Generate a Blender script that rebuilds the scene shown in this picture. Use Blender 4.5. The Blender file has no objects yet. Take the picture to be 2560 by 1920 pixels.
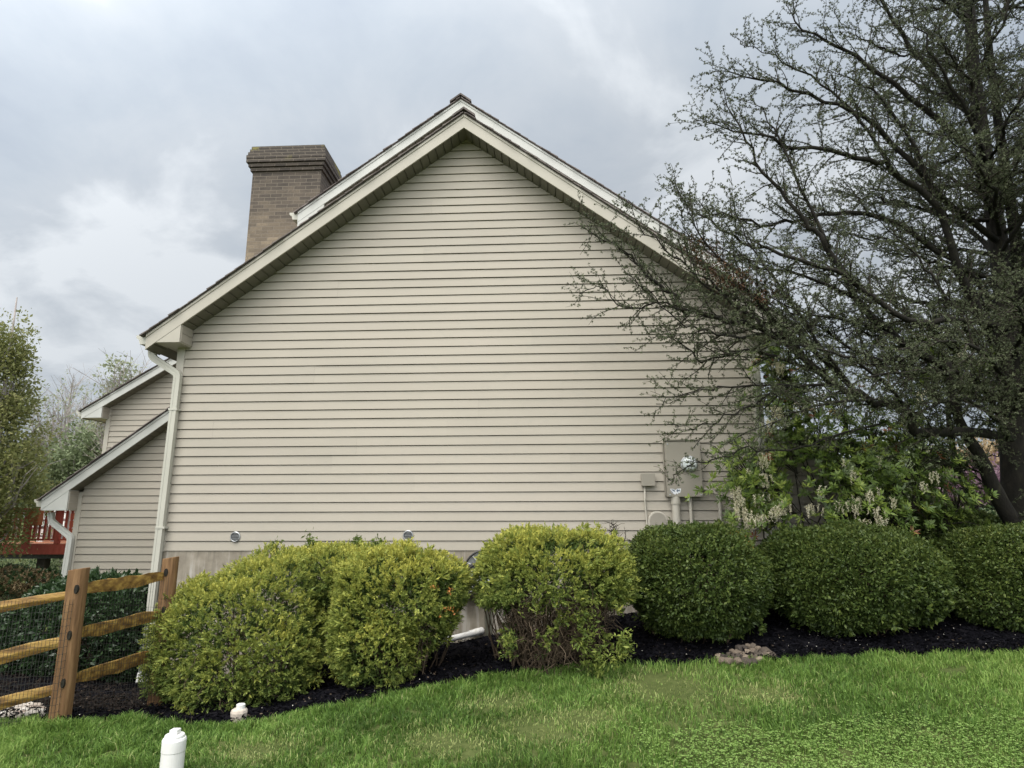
import bpy, math, random
import numpy as np
from mathutils import Vector, Matrix
random.seed(7); RNG = np.random.default_rng(7)
R = math.radians
scene = bpy.context.scene
COL = scene.collection

# ------------------------------------------------------------------ camera
F, YAW, PITCH, ROLL, D = 1600.0, -0.0475992, 0.2079605, -0.0032596, 7.813
def cam_axes():
    cy, sy, cp, sp = math.cos(YAW), math.sin(YAW), math.cos(PITCH), math.sin(PITCH)
    w = np.array([sy*cp, cy*cp, sp]); r = np.array([cy, -sy, 0.0]); u = np.cross(r, w)
    return (math.cos(ROLL)*r+math.sin(ROLL)*u, -math.sin(ROLL)*r+math.cos(ROLL)*u, w)
CR, CU, CW = cam_axes()
cam = bpy.data.cameras.new('camera'); cam.sensor_width = 36; cam.lens = F*36/2560
cam.clip_start = 0.05; cam.clip_end = 2000
cam_ob = bpy.data.objects.new('camera', cam); COL.objects.link(cam_ob)
M = Matrix.Identity(4)
for i in range(3):
    M[i][0], M[i][1], M[i][2] = CR[i], CU[i], -CW[i]
cam_ob.matrix_world = M
scene.camera = cam_ob

# ------------------------------------------------------------------ sky, sun, exposure
SUN_EL, SUN_AZ = 60.0, 205.0          # azimuth measured clockwise from +Y: behind the camera, to the left
sun_dir = Vector((math.sin(R(SUN_AZ))*math.cos(R(SUN_EL)), math.cos(R(SUN_AZ))*math.cos(R(SUN_EL)), math.sin(R(SUN_EL))))
world = bpy.data.worlds.new('World'); scene.world = world; world.use_nodes = True
nt = world.node_tree; nt.nodes.clear()
def N(t, kind, **kw):
    n = t.nodes.new(kind)
    for k, v in kw.items(): setattr(n, k, v)
    return n
def setin(n, **kw):
    for k, v in kw.items(): n.inputs[k.replace('_', ' ')].default_value = v
def ramp(t, stops, interp='LINEAR'):
    n = t.nodes.new('ShaderNodeValToRGB'); n.color_ramp.interpolation = interp
    e = n.color_ramp.elements
    while len(e) < len(stops): e.new(0.5)
    for el, (p, c) in zip(e, stops):
        el.position = p; el.color = (c[0], c[1], c[2], 1) if not isinstance(c, (int, float)) else (c, c, c, 1)
    return n
def math_n(t, op, a, b=None, clamp=False):
    n = t.nodes.new('ShaderNodeMath'); n.operation = op; n.use_clamp = clamp
    for i, v in enumerate((a, b)):
        if v is None: continue
        if isinstance(v, (int, float)): n.inputs[i].default_value = v
        else: t.links.new(v, n.inputs[i])
    return n.outputs[0]
sky = N(nt, 'ShaderNodeTexSky', sky_type='NISHITA', sun_disc=False)
sky.sun_elevation = R(SUN_EL); sky.sun_rotation = R(SUN_AZ); sky.air_density = 1.2; sky.dust_density = 2.0
bg_sky = N(nt, 'ShaderNodeBackground'); bg_sky.inputs['Strength'].default_value = 0.1
nt.links.new(sky.outputs[0], bg_sky.inputs['Color'])
tc = N(nt, 'ShaderNodeTexCoord'); sep = N(nt, 'ShaderNodeSeparateXYZ')
nt.links.new(tc.outputs['Generated'], sep.inputs[0])
den = math_n(nt, 'ADD', math_n(nt, 'MAXIMUM', sep.outputs[2], 0.0), 0.32)
comb = N(nt, 'ShaderNodeCombineXYZ')
nt.links.new(math_n(nt, 'DIVIDE', sep.outputs[0], den), comb.inputs[0])
nt.links.new(math_n(nt, 'DIVIDE', sep.outputs[1], den), comb.inputs[1])
comb.inputs[2].default_value = 5.3
n1 = N(nt, 'ShaderNodeTexNoise'); setin(n1, Scale=1.0, Detail=8.0, Roughness=0.55, Distortion=0.5)
n2 = N(nt, 'ShaderNodeTexNoise'); setin(n2, Scale=3.2, Detail=6.0, Roughness=0.55, Distortion=0.3)
nt.links.new(comb.outputs[0], n1.inputs['Vector']); nt.links.new(comb.outputs[0], n2.inputs['Vector'])
cl = math_n(nt, 'ADD', math_n(nt, 'MULTIPLY', n1.outputs[0], 0.58), math_n(nt, 'MULTIPLY', n2.outputs[0], 0.42))
cr = ramp(nt, [(0.38, (0.60, 0.685, 0.80)), (0.46, (0.70, 0.785, 0.885)), (0.53, (0.81, 0.88, 0.96)), (0.60, (1.12, 1.18, 1.24))])
nt.links.new(cl, cr.inputs[0])
dotn = N(nt, 'ShaderNodeVectorMath', operation='DOT_PRODUCT'); dotn.inputs[1].default_value = sun_dir
nt.links.new(tc.outputs['Generated'], dotn.inputs[0])
glow = math_n(nt, 'POWER', math_n(nt, 'MAXIMUM', math_n(nt, 'ADD', math_n(nt, 'MULTIPLY', dotn.outputs['Value'], 0.5), 0.5), 0.0), 6.0)
SKY_BASE, SKY_GLOW = 0.59, 6.8
stren = math_n(nt, 'ADD', SKY_BASE, math_n(nt, 'MULTIPLY', glow, SKY_GLOW))
bg_cl = N(nt, 'ShaderNodeBackground')
cmx = N(nt, 'ShaderNodeMix', data_type='RGBA'); nt.links.new(math_n(nt, 'MULTIPLY', glow, 1.6, True), cmx.inputs[0])
nt.links.new(cr.outputs[0], cmx.inputs[6]); cmx.inputs[7].default_value = (.72, .70, .67, 1)
nt.links.new(cmx.outputs[2], bg_cl.inputs['Color']); nt.links.new(stren, bg_cl.inputs['Strength'])
mixw = N(nt, 'ShaderNodeMixShader'); mixw.inputs[0].default_value = 0.93
nt.links.new(bg_sky.outputs[0], mixw.inputs[1]); nt.links.new(bg_cl.outputs[0], mixw.inputs[2])
wo = N(nt, 'ShaderNodeOutputWorld'); nt.links.new(mixw.outputs[0], wo.inputs[0])
sl = bpy.data.lights.new('sun', 'SUN'); sl.energy = 1.1; sl.angle = R(25); sl.color = (1.0, 0.96, 0.9)
so = bpy.data.objects.new('sun', sl); COL.objects.link(so)
so.rotation_euler = (-sun_dir).to_track_quat('-Z', 'Y').to_euler()
vs = scene.view_settings; vs.view_transform = 'Standard'; vs.look = 'None'; vs.exposure = 0.0; vs.gamma = 1.0
vs.use_curve_mapping = False

# ------------------------------------------------------------------ helpers
def ray(px, py):
    a = (px-1280)*CR-(py-960)*CU+F*CW
    return a/a[1]
def at(px, py, Y):                       # the point of the plane y = Y seen at that pixel of the photograph
    return ray(px, py)*Y
def tag(o, label=None, cat=None, group=None, kind=None):
    if label: o['label'] = label
    if cat: o['category'] = cat
    if group: o['group'] = group
    if kind: o['kind'] = kind
    return o
def thing(name, label, cat, loc=(0, 0, 0), group=None):
    o = bpy.data.objects.new(name, None); COL.objects.link(o); o.location = loc
    o.empty_display_size = 0.2
    return tag(o, label, cat, group)
def link(name, me, parent=None):
    o = bpy.data.objects.new(name, me); COL.objects.link(o)
    if parent is not None:
        o.parent = parent
        p = parent; off = Vector((0, 0, 0))
        while p is not None:
            off += Vector(p.location); p = p.parent
        o.location = -off                # meshes are built in world coordinates
    return o
class MB:
    def __init__(s): s.v = []; s.f = []; s.a = []
    def add(s, vs_, fs, a=0.5):
        b = len(s.v); s.v += [tuple(p) for p in vs_]
        for f in fs: s.f.append(tuple(i+b for i in f)); s.a.append(a)
    def box(s, x0, x1, y0, y1, z0, z1, a=0.5):
        s.add([(x0,y0,z0),(x1,y0,z0),(x1,y1,z0),(x0,y1,z0),(x0,y0,z1),(x1,y0,z1),(x1,y1,z1),(x0,y1,z1)],
              [(0,3,2,1),(4,5,6,7),(0,1,5,4),(1,2,6,5),(2,3,7,6),(3,0,4,7)], a)
    def prism(s, poly, y0, y1, a=0.5):   # polygon in XZ run along y
        n = len(poly)
        s.add([(x, y0, z) for x, z in poly]+[(x, y1, z) for x, z in poly],
              [tuple(range(n)), tuple(range(2*n-1, n-1, -1))]+[(i, i+n, (i+1) % n+n, (i+1) % n) for i in range(n)], a)
    def tube(s, path, rad, n=8, a=0.5, cap=True, squash=None, jit=0.0):
        P = [Vector(p) for p in path]; k = len(P)
        if isinstance(rad, (int, float)): rad = [rad]*k
        vs_ = []; ref = None
        for i in range(k):
            t = (P[min(i+1, k-1)]-P[max(i-1, 0)])
            if t.length < 1e-9: t = Vector((0, 0, 1))
            t.normalize()
            if ref is None:
                ref = Vector((0, 1, 0)) if abs(t.y) < .9 else Vector((1, 0, 0))
            u = (ref-t*ref.dot(t))
            if u.length < 1e-6: u = t.orthogonal()
            u.normalize(); ref = u; w = t.cross(u)
            for j in range(n):
                an = 2*math.pi*j/n
                rr = rad[i]*(1+random.uniform(-jit, jit))
                sx, sy = squash if squash else (1, 1)
                vs_.append(P[i]+u*(rr*sx*math.cos(an))+w*(rr*sy*math.sin(an)))
        fs = [(i*n+j, i*n+(j+1) % n, (i+1)*n+(j+1) % n, (i+1)*n+j) for i in range(k-1) for j in range(n)]
        if cap: fs += [tuple(range(n-1, -1, -1)), tuple(range((k-1)*n, k*n))]
        s.add(vs_, fs, a)
    def lathe(s, c, prof, n=24, axis='z', a=0.5):   # prof: (radius, height)
        vs_ = []
        for r, h in prof:
            for j in range(n):
                an = 2*math.pi*j/n; p, q = r*math.cos(an), r*math.sin(an)
                vs_.append((c[0]+p, c[1]+q, c[2]+h) if axis == 'z' else (c[0]+p, c[1]-h, c[2]+q))
        k = len(prof)
        fs = [(i*n+j, i*n+(j+1) % n, (i+1)*n+(j+1) % n, (i+1)*n+j) for i in range(k-1) for j in range(n)]
        fs += [tuple(range(n-1, -1, -1)), tuple(range((k-1)*n, k*n))]
        s.add(vs_, fs, a)
    def build(s, name, m, parent=None, smooth=False, bevel=0):
        me = bpy.data.meshes.new(name); me.from_pydata(s.v, [], s.f); me.materials.append(m)
        at_ = me.attributes.new('rnd', 'FLOAT', 'FACE')
        at_.data.foreach_set('value', np.array(s.a, np.float32))
        if smooth: me.polygons.foreach_set('use_smooth', [True]*len(me.polygons))
        me.update()
        o = link(name, me, parent)
        if bevel:
            b = o.modifiers.new('bevel', 'BEVEL'); b.width = bevel; b.segments = 2; b.limit_method = 'ANGLE'
        return o
def quads_mesh(name, V, m, rnd, parent=None, per=4, Fq=None):
    """V: (n, per, 3) vertex blocks; Fq: quad index pattern inside a block"""
    n = V.shape[0]; Fq = np.array(Fq if Fq is not None else [[0, 1, 2, 3]])
    idx = (np.arange(n)[:, None, None]*per+Fq[None]).reshape(-1).astype(np.int32)
    nf = n*len(Fq)
    me = bpy.data.meshes.new(name)
    me.vertices.add(n*per); me.vertices.foreach_set('co', V.reshape(-1).astype(np.float32))
    me.loops.add(nf*4); me.loops.foreach_set('vertex_index', idx)
    me.polygons.add(nf); me.polygons.foreach_set('loop_start', np.arange(0, nf*4, 4, dtype=np.int32))
    me.polygons.foreach_set('loop_total', np.full(nf, 4, np.int32))
    a = me.attributes.new('rnd', 'FLOAT', 'FACE'); a.data.foreach_set('value', np.repeat(rnd, len(Fq)).astype(np.float32))
    me.materials.append(m); me.update(); me.validate()
    return link(name, me, parent)
def unit(v): return v/np.maximum(np.linalg.norm(v, axis=-1, keepdims=True), 1e-9)
_PERM = RNG.random((32, 32, 32))
def vnoise(p, sc=1.0):
    q = np.asarray(p)*sc; i = np.floor(q).astype(int); f = q-i; f = f*f*(3-2*f); o = 0
    for dx in (0, 1):
        for dy in (0, 1):
            for dz in (0, 1):
                w = (f[..., 0] if dx else 1-f[..., 0])*(f[..., 1] if dy else 1-f[..., 1])*(f[..., 2] if dz else 1-f[..., 2])
                o = o+w*_PERM[(i[..., 0]+dx) % 32, (i[..., 1]+dy) % 32, (i[..., 2]+dz) % 32]
    return o
def leaf_blocks(P, Dr, L, Wd, bend=0.15, roll=None):
    """diamond leaves: base P, direction Dr, length L, width Wd"""
    n = len(P); Dr = unit(Dr)
    rv = RNG.normal(size=(n, 3)) if roll is None else roll
    S = unit(np.cross(Dr, rv)); Nn = np.cross(S, Dr)
    L = np.broadcast_to(L, (n,))[:, None]; Wd = np.broadcast_to(Wd, (n,))[:, None]
    V = np.empty((n, 4, 3)); V[:, 0] = P
    mid = P+Dr*L*0.5+Nn*L*bend
    V[:, 1] = mid+S*Wd*0.5; V[:, 2] = P+Dr*L; V[:, 3] = mid-S*Wd*0.5
    return V

# ------------------------------------------------------------------ materials
def new_mat(name):
    m = bpy.data.materials.new(name); m.use_nodes = True; t = m.node_tree; t.nodes.clear()
    out = N(t, 'ShaderNodeOutputMaterial'); b = N(t, 'ShaderNodeBsdfPrincipled'); t.links.new(b.outputs[0], out.inputs[0])
    return m, t, b, out
def mapping(t, scale=(1, 1, 1), rot=(0, 0, 0)):
    c = N(t, 'ShaderNodeTexCoord'); mp = N(t, 'ShaderNodeMapping')
    mp.inputs['Scale'].default_value = scale; mp.inputs['Rotation'].default_value = rot
    t.links.new(c.outputs['Object'], mp.inputs[0]); return mp.outputs[0]
def noise(t, vec, scale, detail=5, rough=.55, dist=0):
    n = N(t, 'ShaderNodeTexNoise'); setin(n, Scale=scale, Detail=float(detail), Roughness=rough, Distortion=float(dist))
    t.links.new(vec, n.inputs['Vector']); return n.outputs[0]
def bump(t, b, h, strength=.3, dist=.01):
    n = N(t, 'ShaderNodeBump'); n.inputs['Strength'].default_value = strength; n.inputs['Distance'].default_value = dist
    t.links.new(h, n.inputs['Height']); t.links.new(n.outputs[0], b.inputs['Normal'])
def rnd_attr(t):
    a = N(t, 'ShaderNodeAttribute'); a.attribute_name = 'rnd'; return a.outputs['Fac']
def mix_col(t, fac, a, b, blend='MIX'):
    n = N(t, 'ShaderNodeMix', data_type='RGBA', blend_type=blend)
    for s, v in ((0, fac), (6, a), (7, b)):
        if isinstance(v, (tuple, list)): n.inputs[s].default_value = (*v, 1)
        elif isinstance(v, (int, float)): n.inputs[s].default_value = v
        else: t.links.new(v, n.inputs[s])
    return n.outputs[2]
def surf(name, stops, scale=(1, 1, 1), nscale=8, detail=6, rough=.7, bmp=.2, bdist=.005, rndw=0.0, spec=.4, metal=0, fine=None):
    m, t, b, o = new_mat(name); v = mapping(t, scale); n = noise(t, v, nscale, detail)
    f = n
    if rndw: f = math_n(t, 'ADD', math_n(t, 'MULTIPLY', n, 1-rndw), math_n(t, 'MULTIPLY', rnd_attr(t), rndw))
    r = ramp(t, stops); t.links.new(f, r.inputs[0]); t.links.new(r.outputs[0], b.inputs['Base Color'])
    b.inputs['Roughness'].default_value = rough; b.inputs['Specular IOR Level'].default_value = spec; b.inputs['Metallic'].default_value = metal
    if bmp: bump(t, b, noise(t, v, fine or nscale*4, 4), bmp, bdist)
    return m
def leafmat(name, stops, nscale=3.0, nw=.35, trans=.22, rough=.55, spec=.25):
    m, t, b, out = new_mat(name); v = mapping(t)
    f = math_n(t, 'ADD', math_n(t, 'MULTIPLY', noise(t, v, nscale, 3), nw), math_n(t, 'MULTIPLY', rnd_attr(t), 1-nw))
    r = ramp(t, stops); t.links.new(f, r.inputs[0]); t.links.new(r.outputs[0], b.inputs['Base Color'])
    b.inputs['Roughness'].default_value = rough; b.inputs['Specular IOR Level'].default_value = spec
    tr = N(t, 'ShaderNodeBsdfTranslucent'); t.links.new(r.outputs[0], tr.inputs[0])
    mx = N(t, 'ShaderNodeMixShader'); mx.inputs[0].default_value = trans
    t.links.new(b.outputs[0], mx.inputs[1]); t.links.new(tr.outputs[0], mx.inputs[2]); t.links.new(mx.outputs[0], out.inputs[0])
    return m
def siding_mat():
    m, t, b, o = new_mat('tan vinyl siding'); v = mapping(t, (1.2, 1, 9))
    big = noise(t, mapping(t, (.5, 1, 1.2)), 1.6, 5); grain = noise(t, mapping(t, (3, 1, 60)), 9, 5, .6)
    f = math_n(t, 'ADD', math_n(t, 'ADD', math_n(t, 'MULTIPLY', big, .6), math_n(t, 'MULTIPLY', rnd_attr(t), .15)), math_n(t, 'MULTIPLY', grain, .25))
    r = ramp(t, [(.3, (.360, .330, .278)), (.5, (.392, .358, .301)), (.7, (.418, .380, .320))]); t.links.new(f, r.inputs[0])
    st = ramp(t, [(.56, 0), (.72, 1)]); t.links.new(noise(t, mapping(t, (2.2, 1, 5)), 2.3, 7, .62), st.inputs[0])
    c = mix_col(t, math_n(t, 'MULTIPLY', st.outputs[0], .3), r.outputs[0], (.32, .315, .275))
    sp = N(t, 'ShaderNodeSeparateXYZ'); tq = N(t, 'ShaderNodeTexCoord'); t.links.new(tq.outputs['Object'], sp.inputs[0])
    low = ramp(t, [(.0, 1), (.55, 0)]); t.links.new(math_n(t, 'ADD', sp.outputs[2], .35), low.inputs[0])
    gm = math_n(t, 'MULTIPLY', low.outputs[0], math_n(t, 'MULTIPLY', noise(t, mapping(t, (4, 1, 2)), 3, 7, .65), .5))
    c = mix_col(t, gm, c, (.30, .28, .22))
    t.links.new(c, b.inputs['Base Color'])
    b.inputs['Roughness'].default_value = .55; b.inputs['Specular IOR Level'].default_value = .3
    bump(t, b, grain, .12, .004); return m
SIDING = siding_mat()
TRIM = surf('tan aluminium trim', [(.3, (.41, .385, .325)), (.7, (.47, .44, .375))], (1, 1, 1), 2.5, 5, .45, .05, .002)
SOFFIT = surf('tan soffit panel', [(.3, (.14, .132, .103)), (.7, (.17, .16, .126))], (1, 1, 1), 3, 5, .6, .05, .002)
PALETRIM = surf('pale grey trim', [(.3, (.49, .495, .465)), (.7, (.56, .565, .53))], (1, 1, 1), 2.5, 5, .4, .05, .002)
GUTTER = surf('pale painted gutter', [(.3, (.44, .435, .375)), (.7, (.51, .50, .435))], (1, 1, .4), 3, 6, .4, .05, .002)
SHINGLE = surf('brown asphalt shingle', [(.3, (.10, .086, .082)), (.55, (.17, .148, .14)), (.75, (.24, .21, .195))], (1, 1, 1), 14, 6, .95, .6, .006, .35, .2, fine=180)
def concrete_mat():
    m, t, b, o = new_mat('stained concrete')
    n = noise(t, mapping(t, (1, 1, 1)), 5, 8, .6); s = noise(t, mapping(t, (7, 1, .55)), 2.0, 6, .6)
    r = ramp(t, [(.3, (.19, .165, .128)), (.52, (.27, .24, .19)), (.72, (.35, .315, .26))]); t.links.new(n, r.inputs[0])
    s1 = ramp(t, [(.52, 0), (.68, 1)]); t.links.new(s, s1.inputs[0])
    c = mix_col(t, math_n(t, 'MULTIPLY', s1.outputs[0], .55), r.outputs[0], (.55, .53, .49))
    s2 = ramp(t, [(.3, 1), (.44, 0)]); t.links.new(s, s2.inputs[0])
    c = mix_col(t, math_n(t, 'MULTIPLY', s2.outputs[0], .55), c, (.10, .092, .072))
    # one wet algae streak run down from the hose hanger
    tcn = N(t, 'ShaderNodeTexCoord'); sp = N(t, 'ShaderNodeSeparateXYZ'); t.links.new(tcn.outputs['Object'], sp.inputs[0])
    w = math_n(t, 'ABSOLUTE', math_n(t, 'SUBTRACT', math_n(t, 'ADD', sp.outputs[0], math_n(t, 'MULTIPLY', n, .05)), STREAK))
    s3 = ramp(t, [(.035, 1), (.06, 0)]); t.links.new(w, s3.inputs[0])
    c = mix_col(t, math_n(t, 'MULTIPLY', s3.outputs[0], .8), c, (.05, .055, .035))
    t.links.new(c, b.inputs['Base Color']); b.inputs['Roughness'].default_value = .9
    bump(t, b, noise(t, mapping(t), 60, 5), .3, .004); return m
STREAK = float(at(1222, 1500, D)[0])+.025
CONCRETE = concrete_mat()
def brick_mat():
    m, t, b, o = new_mat('weathered chimney brick')
    tcn = N(t, 'ShaderNodeTexCoord'); sp = N(t, 'ShaderNodeSeparateXYZ'); t.links.new(tcn.outputs['Object'], sp.inputs[0])
    cb = N(t, 'ShaderNodeCombineXYZ'); t.links.new(math_n(t, 'ADD', sp.outputs[0], sp.outputs[1]), cb.inputs[0]); t.links.new(sp.outputs[2], cb.inputs[1])
    bt = N(t, 'ShaderNodeTexBrick'); t.links.new(cb.outputs[0], bt.inputs['Vector'])
    setin(bt, Scale=1.0, Mortar_Size=.006, Mortar_Smooth=.3, Bias=0.0, Brick_Width=.205, Row_Height=.0677)
    bt.inputs['Color1'].default_value = (.0, .0, .0, 1); bt.inputs['Color2'].default_value = (1, 1, 1, 1); bt.inputs['Mortar'].default_value = (.5, .5, .5, 1)
    nz = noise(t, mapping(t), 2.2, 6, .6); fine = noise(t, mapping(t), 30, 5)
    hz = math_n(t, 'MULTIPLY', math_n(t, 'SUBTRACT', sp.outputs[2], 4.75), .30)       # sooty towards the top
    f = math_n(t, 'SUBTRACT', math_n(t, 'ADD', math_n(t, 'MULTIPLY', bt.outputs[0], .22), math_n(t, 'ADD', math_n(t, 'MULTIPLY', nz, .55), math_n(t, 'MULTIPLY', fine, .3))), hz)
    r = ramp(t, [(.06, (.058, .049, .042)), (.3, (.10, .082, .066)), (.55, (.185, .148, .108)), (.85, (.33, .265, .185))]); t.links.new(f, r.inputs[0])
    c = mix_col(t, math_n(t, 'MULTIPLY', bt.outputs[1], .75), r.outputs[0], (.20, .17, .135))
    ms = ramp(t, [(.57, 0), (.64, 1)]); t.links.new(noise(t, mapping(t), 3.1, 6), ms.inputs[0])
    top = ramp(t, [(.55, 0), (.75, 1)]); t.links.new(math_n(t, 'SUBTRACT', sp.outputs[2], 5.55), top.inputs[0])
    c = mix_col(t, math_n(t, 'MULTIPLY', math_n(t, 'MULTIPLY', ms.outputs[0], top.outputs[0]), .8), c, (.24, .22, .06))
    t.links.new(c, b.inputs['Base Color']); b.inputs['Roughness'].default_value = .92
    bump(t, b, math_n(t, 'SUBTRACT', fine, bt.outputs[1]), .5, .006); return m
BRICK = brick_mat()
WOOD = surf('split fence rail', [(.28, (.07, .035, .012)), (.46, (.20, .11, .028)), (.6, (.34, .21, .05)), (.78, (.52, .36, .12))], (1.5, 6, 10), 2.4, 6, .6, .5, .008, fine=14)
POSTWOOD = surf('brown fence post', [(.25, (.10, .052, .022)), (.5, (.175, .095, .040)), (.75, (.26, .155, .072))], (9, 9, 1.1), 4, 6, .75, .5, .006, fine=16)
WIRE = surf('black coated wire', [(.3, (.015, .015, .013)), (.7, (.03, .03, .027))], rough=.5, bmp=0)
PVC = surf('white plastic pipe', [(.22, (.42, .39, .33)), (.36, (.68, .67, .64)), (.6, (.80, .80, .79))], (1, 1, .5), 9, 8, .4, .06, .002)
BOXPAINT = surf('tan painted metal box', [(.3, (.27, .248, .205)), (.7, (.305, .28, .232))], (1, 1, 1), 4, 5, .5, .06, .002)
GLASSY = surf('pale meter cover', [(.3, (.55, .60, .60)), (.7, (.78, .82, .82))], (1, 1, 1), 9, 4, .12, .03, .002, spec=.8)
DARKMET = surf('dark metal', [(.3, (.03, .03, .03)), (.7, (.07, .07, .07))], rough=.4, bmp=0)
GALV = surf('galvanised metal', [(.3, (.30, .31, .32)), (.7, (.50, .52, .53))], (1, 1, 1), 22, 5, .35, .05, .002, metal=.5)
RUBBER = surf('black rubber hose', [(.3, (.015, .015, .015)), (.7, (.035, .035, .036))], rough=.35, bmp=0)
STICK_W = surf('white sticker', [(.3, (.70, .72, .75)), (.7, (.80, .81, .83))], rough=.3, bmp=0)
STICK_B = surf('slate blue sticker print', [(.3, (.10, .13, .18)), (.7, (.16, .19, .25))], rough=.3, bmp=0)
BARK = surf('dark cedar bark', [(.3, (.008, .007, .005)), (.55, (.016, .014, .010)), (.75, (.034, .032, .018))], (1, 1, .4), 16, 7, .95, .7, .015)
TWIG = surf('grey brown twig', [(.3, (.02, .017, .012)), (.7, (.045, .038, .028))], rough=.9, bmp=0)
DEADTWIG = surf('dead brown twig', [(.3, (.035, .024, .015)), (.55, (.075, .052, .032)), (.75, (.14, .105, .07))], nscale=9, rough=.9, bmp=0, rndw=.5)
PALEBARK = surf('pale grey bark', [(.3, (.24, .21, .20)), (.7, (.38, .35, .33))], nscale=5, rough=.9, bmp=.2)
NEEDLE = leafmat('cedar needles', [(.15, (.045, .056, .030)), (.45, (.082, .10, .052)), (.7, (.13, .15, .08)), (.9, (.20, .22, .13))], 1.5, .3, .12)
JUNIPER = leafmat('golden juniper', [(.08, (.052, .09, .024)), (.32, (.132, .188, .044)), (.58, (.275, .315, .070)), (.82, (.49, .475, .10))], 2.6, .25, .3)
YEW = leafmat('dark clipped shrub leaves', [(.12, (.028, .048, .013)), (.42, (.064, .100, .023)), (.7, (.118, .152, .034)), (.92, (.20, .21, .05))], 2.2, .3, .2, .5, .3)
LAUREL = leafmat('laurel leaves', [(.15, (.02, .045, .018)), (.5, (.036, .07, .026)), (.85, (.065, .11, .04))], 2.5, .3, .15, .35, .5)
PIERIS = leafmat('pieris leaves', [(.10, (.05, .085, .02)), (.4, (.13, .20, .036)), (.68, (.25, .33, .06)), (.9, (.36, .41, .09)), (.97, (.28, .11, .05))], 2.0, .3, .25, .4, .45)
FLOWER = leafmat('cream flower bells', [(.2, (.66, .61, .43)), (.8, (.84, .80, .62))], 4, .3, .3)
ORANGE = leafmat('dry orange leaf', [(.2, (.32, .12, .03)), (.8, (.58, .27, .08))], 4, .3, .2)
RUSTY = leafmat('dead rusty needles', [(.2, (.075, .04, .020)), (.8, (.17, .095, .05))], 4, .3, .2)
GRASS = leafmat('lawn grass', [(.08, (.045, .09, .017)), (.33, (.106, .20, .036)), (.58, (.178, .295, .06)), (.82, (.28, .385, .10)), (.97, (.46, .42, .22))], 1.3, .22, .3)
CLOVER = leafmat('clover leaves', [(.15, (.13, .225, .05)), (.5, (.19, .30, .075)), (.85, (.26, .37, .11))], 1.4, .35, .28)
PETAL = leafmat('fallen petals', [(.2, (.55, .52, .44)), (.8, (.75, .72, .62))], 3, .3, .1)
MULCH = surf('black dyed mulch', [(.3, (.003, .003, .0045)), (.55, (.007, .007, .010)), (.8, (.015, .014, .017))], (1, 1, 1), 40, 6, .95, .8, .02, .5, .06)
OLDMULCH = surf('faded brown mulch', [(.3, (.016, .012, .010)), (.55, (.03, .023, .019)), (.8, (.055, .043, .036))], (1, 1, 1), 40, 6, .95, .8, .02, .5, .12)
STONE = surf('garden stone', [(.2, (.045, .036, .030)), (.5, (.085, .068, .052)), (.75, (.15, .118, .088)), (.93, (.36, .30, .23))], (1, 1, 1), 14, 6, .85, .4, .008, .65)
PALESTONE = surf('pale river stone', [(.2, (.30, .23, .19)), (.5, (.48, .42, .36)), (.85, (.66, .63, .57))], (1, 1, 1), 14, 6, .8, .4, .008, .65)
REDWOOD = surf('red stained deck wood', [(.3, (.25, .045, .03)), (.7, (.36, .075, .05))], (3, 3, 1), 4, 5, .7, .2)
ORANGEWOOD = surf('orange brown planter wood', [(.3, (.28, .09, .035)), (.7, (.38, .14, .06))], (3, 3, 1), 4, 5, .7, .2)
WHITEP = surf('white painted slats', [(.3, (.74, .74, .72)), (.7, (.82, .82, .80))], rough=.5, bmp=0)
def ground_mat():
    m, t, b, o = new_mat('lawn soil and far grass'); v = mapping(t)
    n = noise(t, v, 1.1, 8, .65); n3 = noise(t, v, 22, 6, .7)
    f = math_n(t, 'ADD', math_n(t, 'MULTIPLY', n, .6), math_n(t, 'MULTIPLY', n3, .4))
    r = ramp(t, [(.28, (.035, .042, .016)), (.46, (.06, .078, .024)), (.6, (.095, .115, .038)), (.8, (.15, .125, .065))]); t.links.new(f, r.inputs[0])
    t.links.new(r.outputs[0], b.inputs['Base Color']); b.inputs['Roughness'].default_value = .95; b.inputs['Specular IOR Level'].default_value = .1
    bump(t, b, n3, .6, .03); return m
GROUND = ground_mat()

# ------------------------------------------------------------------ terrain (heights are relative to the eye of the camera)
CP = np.array([(-4.7,7.8,-1.92),(-2.6,7.8,-1.66),(-.9,7.8,-1.42),(.9,7.8,-1.13),(2.6,7.8,-1.0),(5,8,-.92),(8,8.5,-.8),
 (-3.75,5.1,-1.5),(-3.5,6,-1.66),(-2.5,5.4,-1.57),(-1.3,5.8,-1.43),(0,6,-1.34),(1.9,6.1,-1.27),(3.8,6.2,-1.2),(6,6.5,-1.1),
 (-3,4.2,-1.6),(0,4.4,-1.57),(3,4.6,-1.48),(-5,4.4,-1.66),(-5,5.8,-1.62),(0,0,-1.68),(-3.5,1,-1.75),(4,1,-1.6),(0,-6,-1.75),(-7,-3,-1.9),(8,-3,-1.5),
 (-5.5,7.6,-1.78),(-8,8,-1.85),(-8,13,-1.95),(-13,18,-1.9),(-14,28,-1.9),(-8,40,-1.6),(-30,50,-1.2),(-30,10,-2.0),(-30,-20,-2.0),
 (0,14,-1.4),(8,13,-.6),(12,18,-.15),(16,26,.1),(25,45,.6),(40,30,.5),(40,-20,-1.2),(0,-30,-1.8),(0,60,.2),(-70,100,-.4),(70,100,1.2),(90,0,0),(-90,0,-2),(0,-80,-2)], float)
def _u(r2): return np.where(r2 > 1e-9, r2*np.log(np.maximum(r2, 1e-9)), 0)
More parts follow.
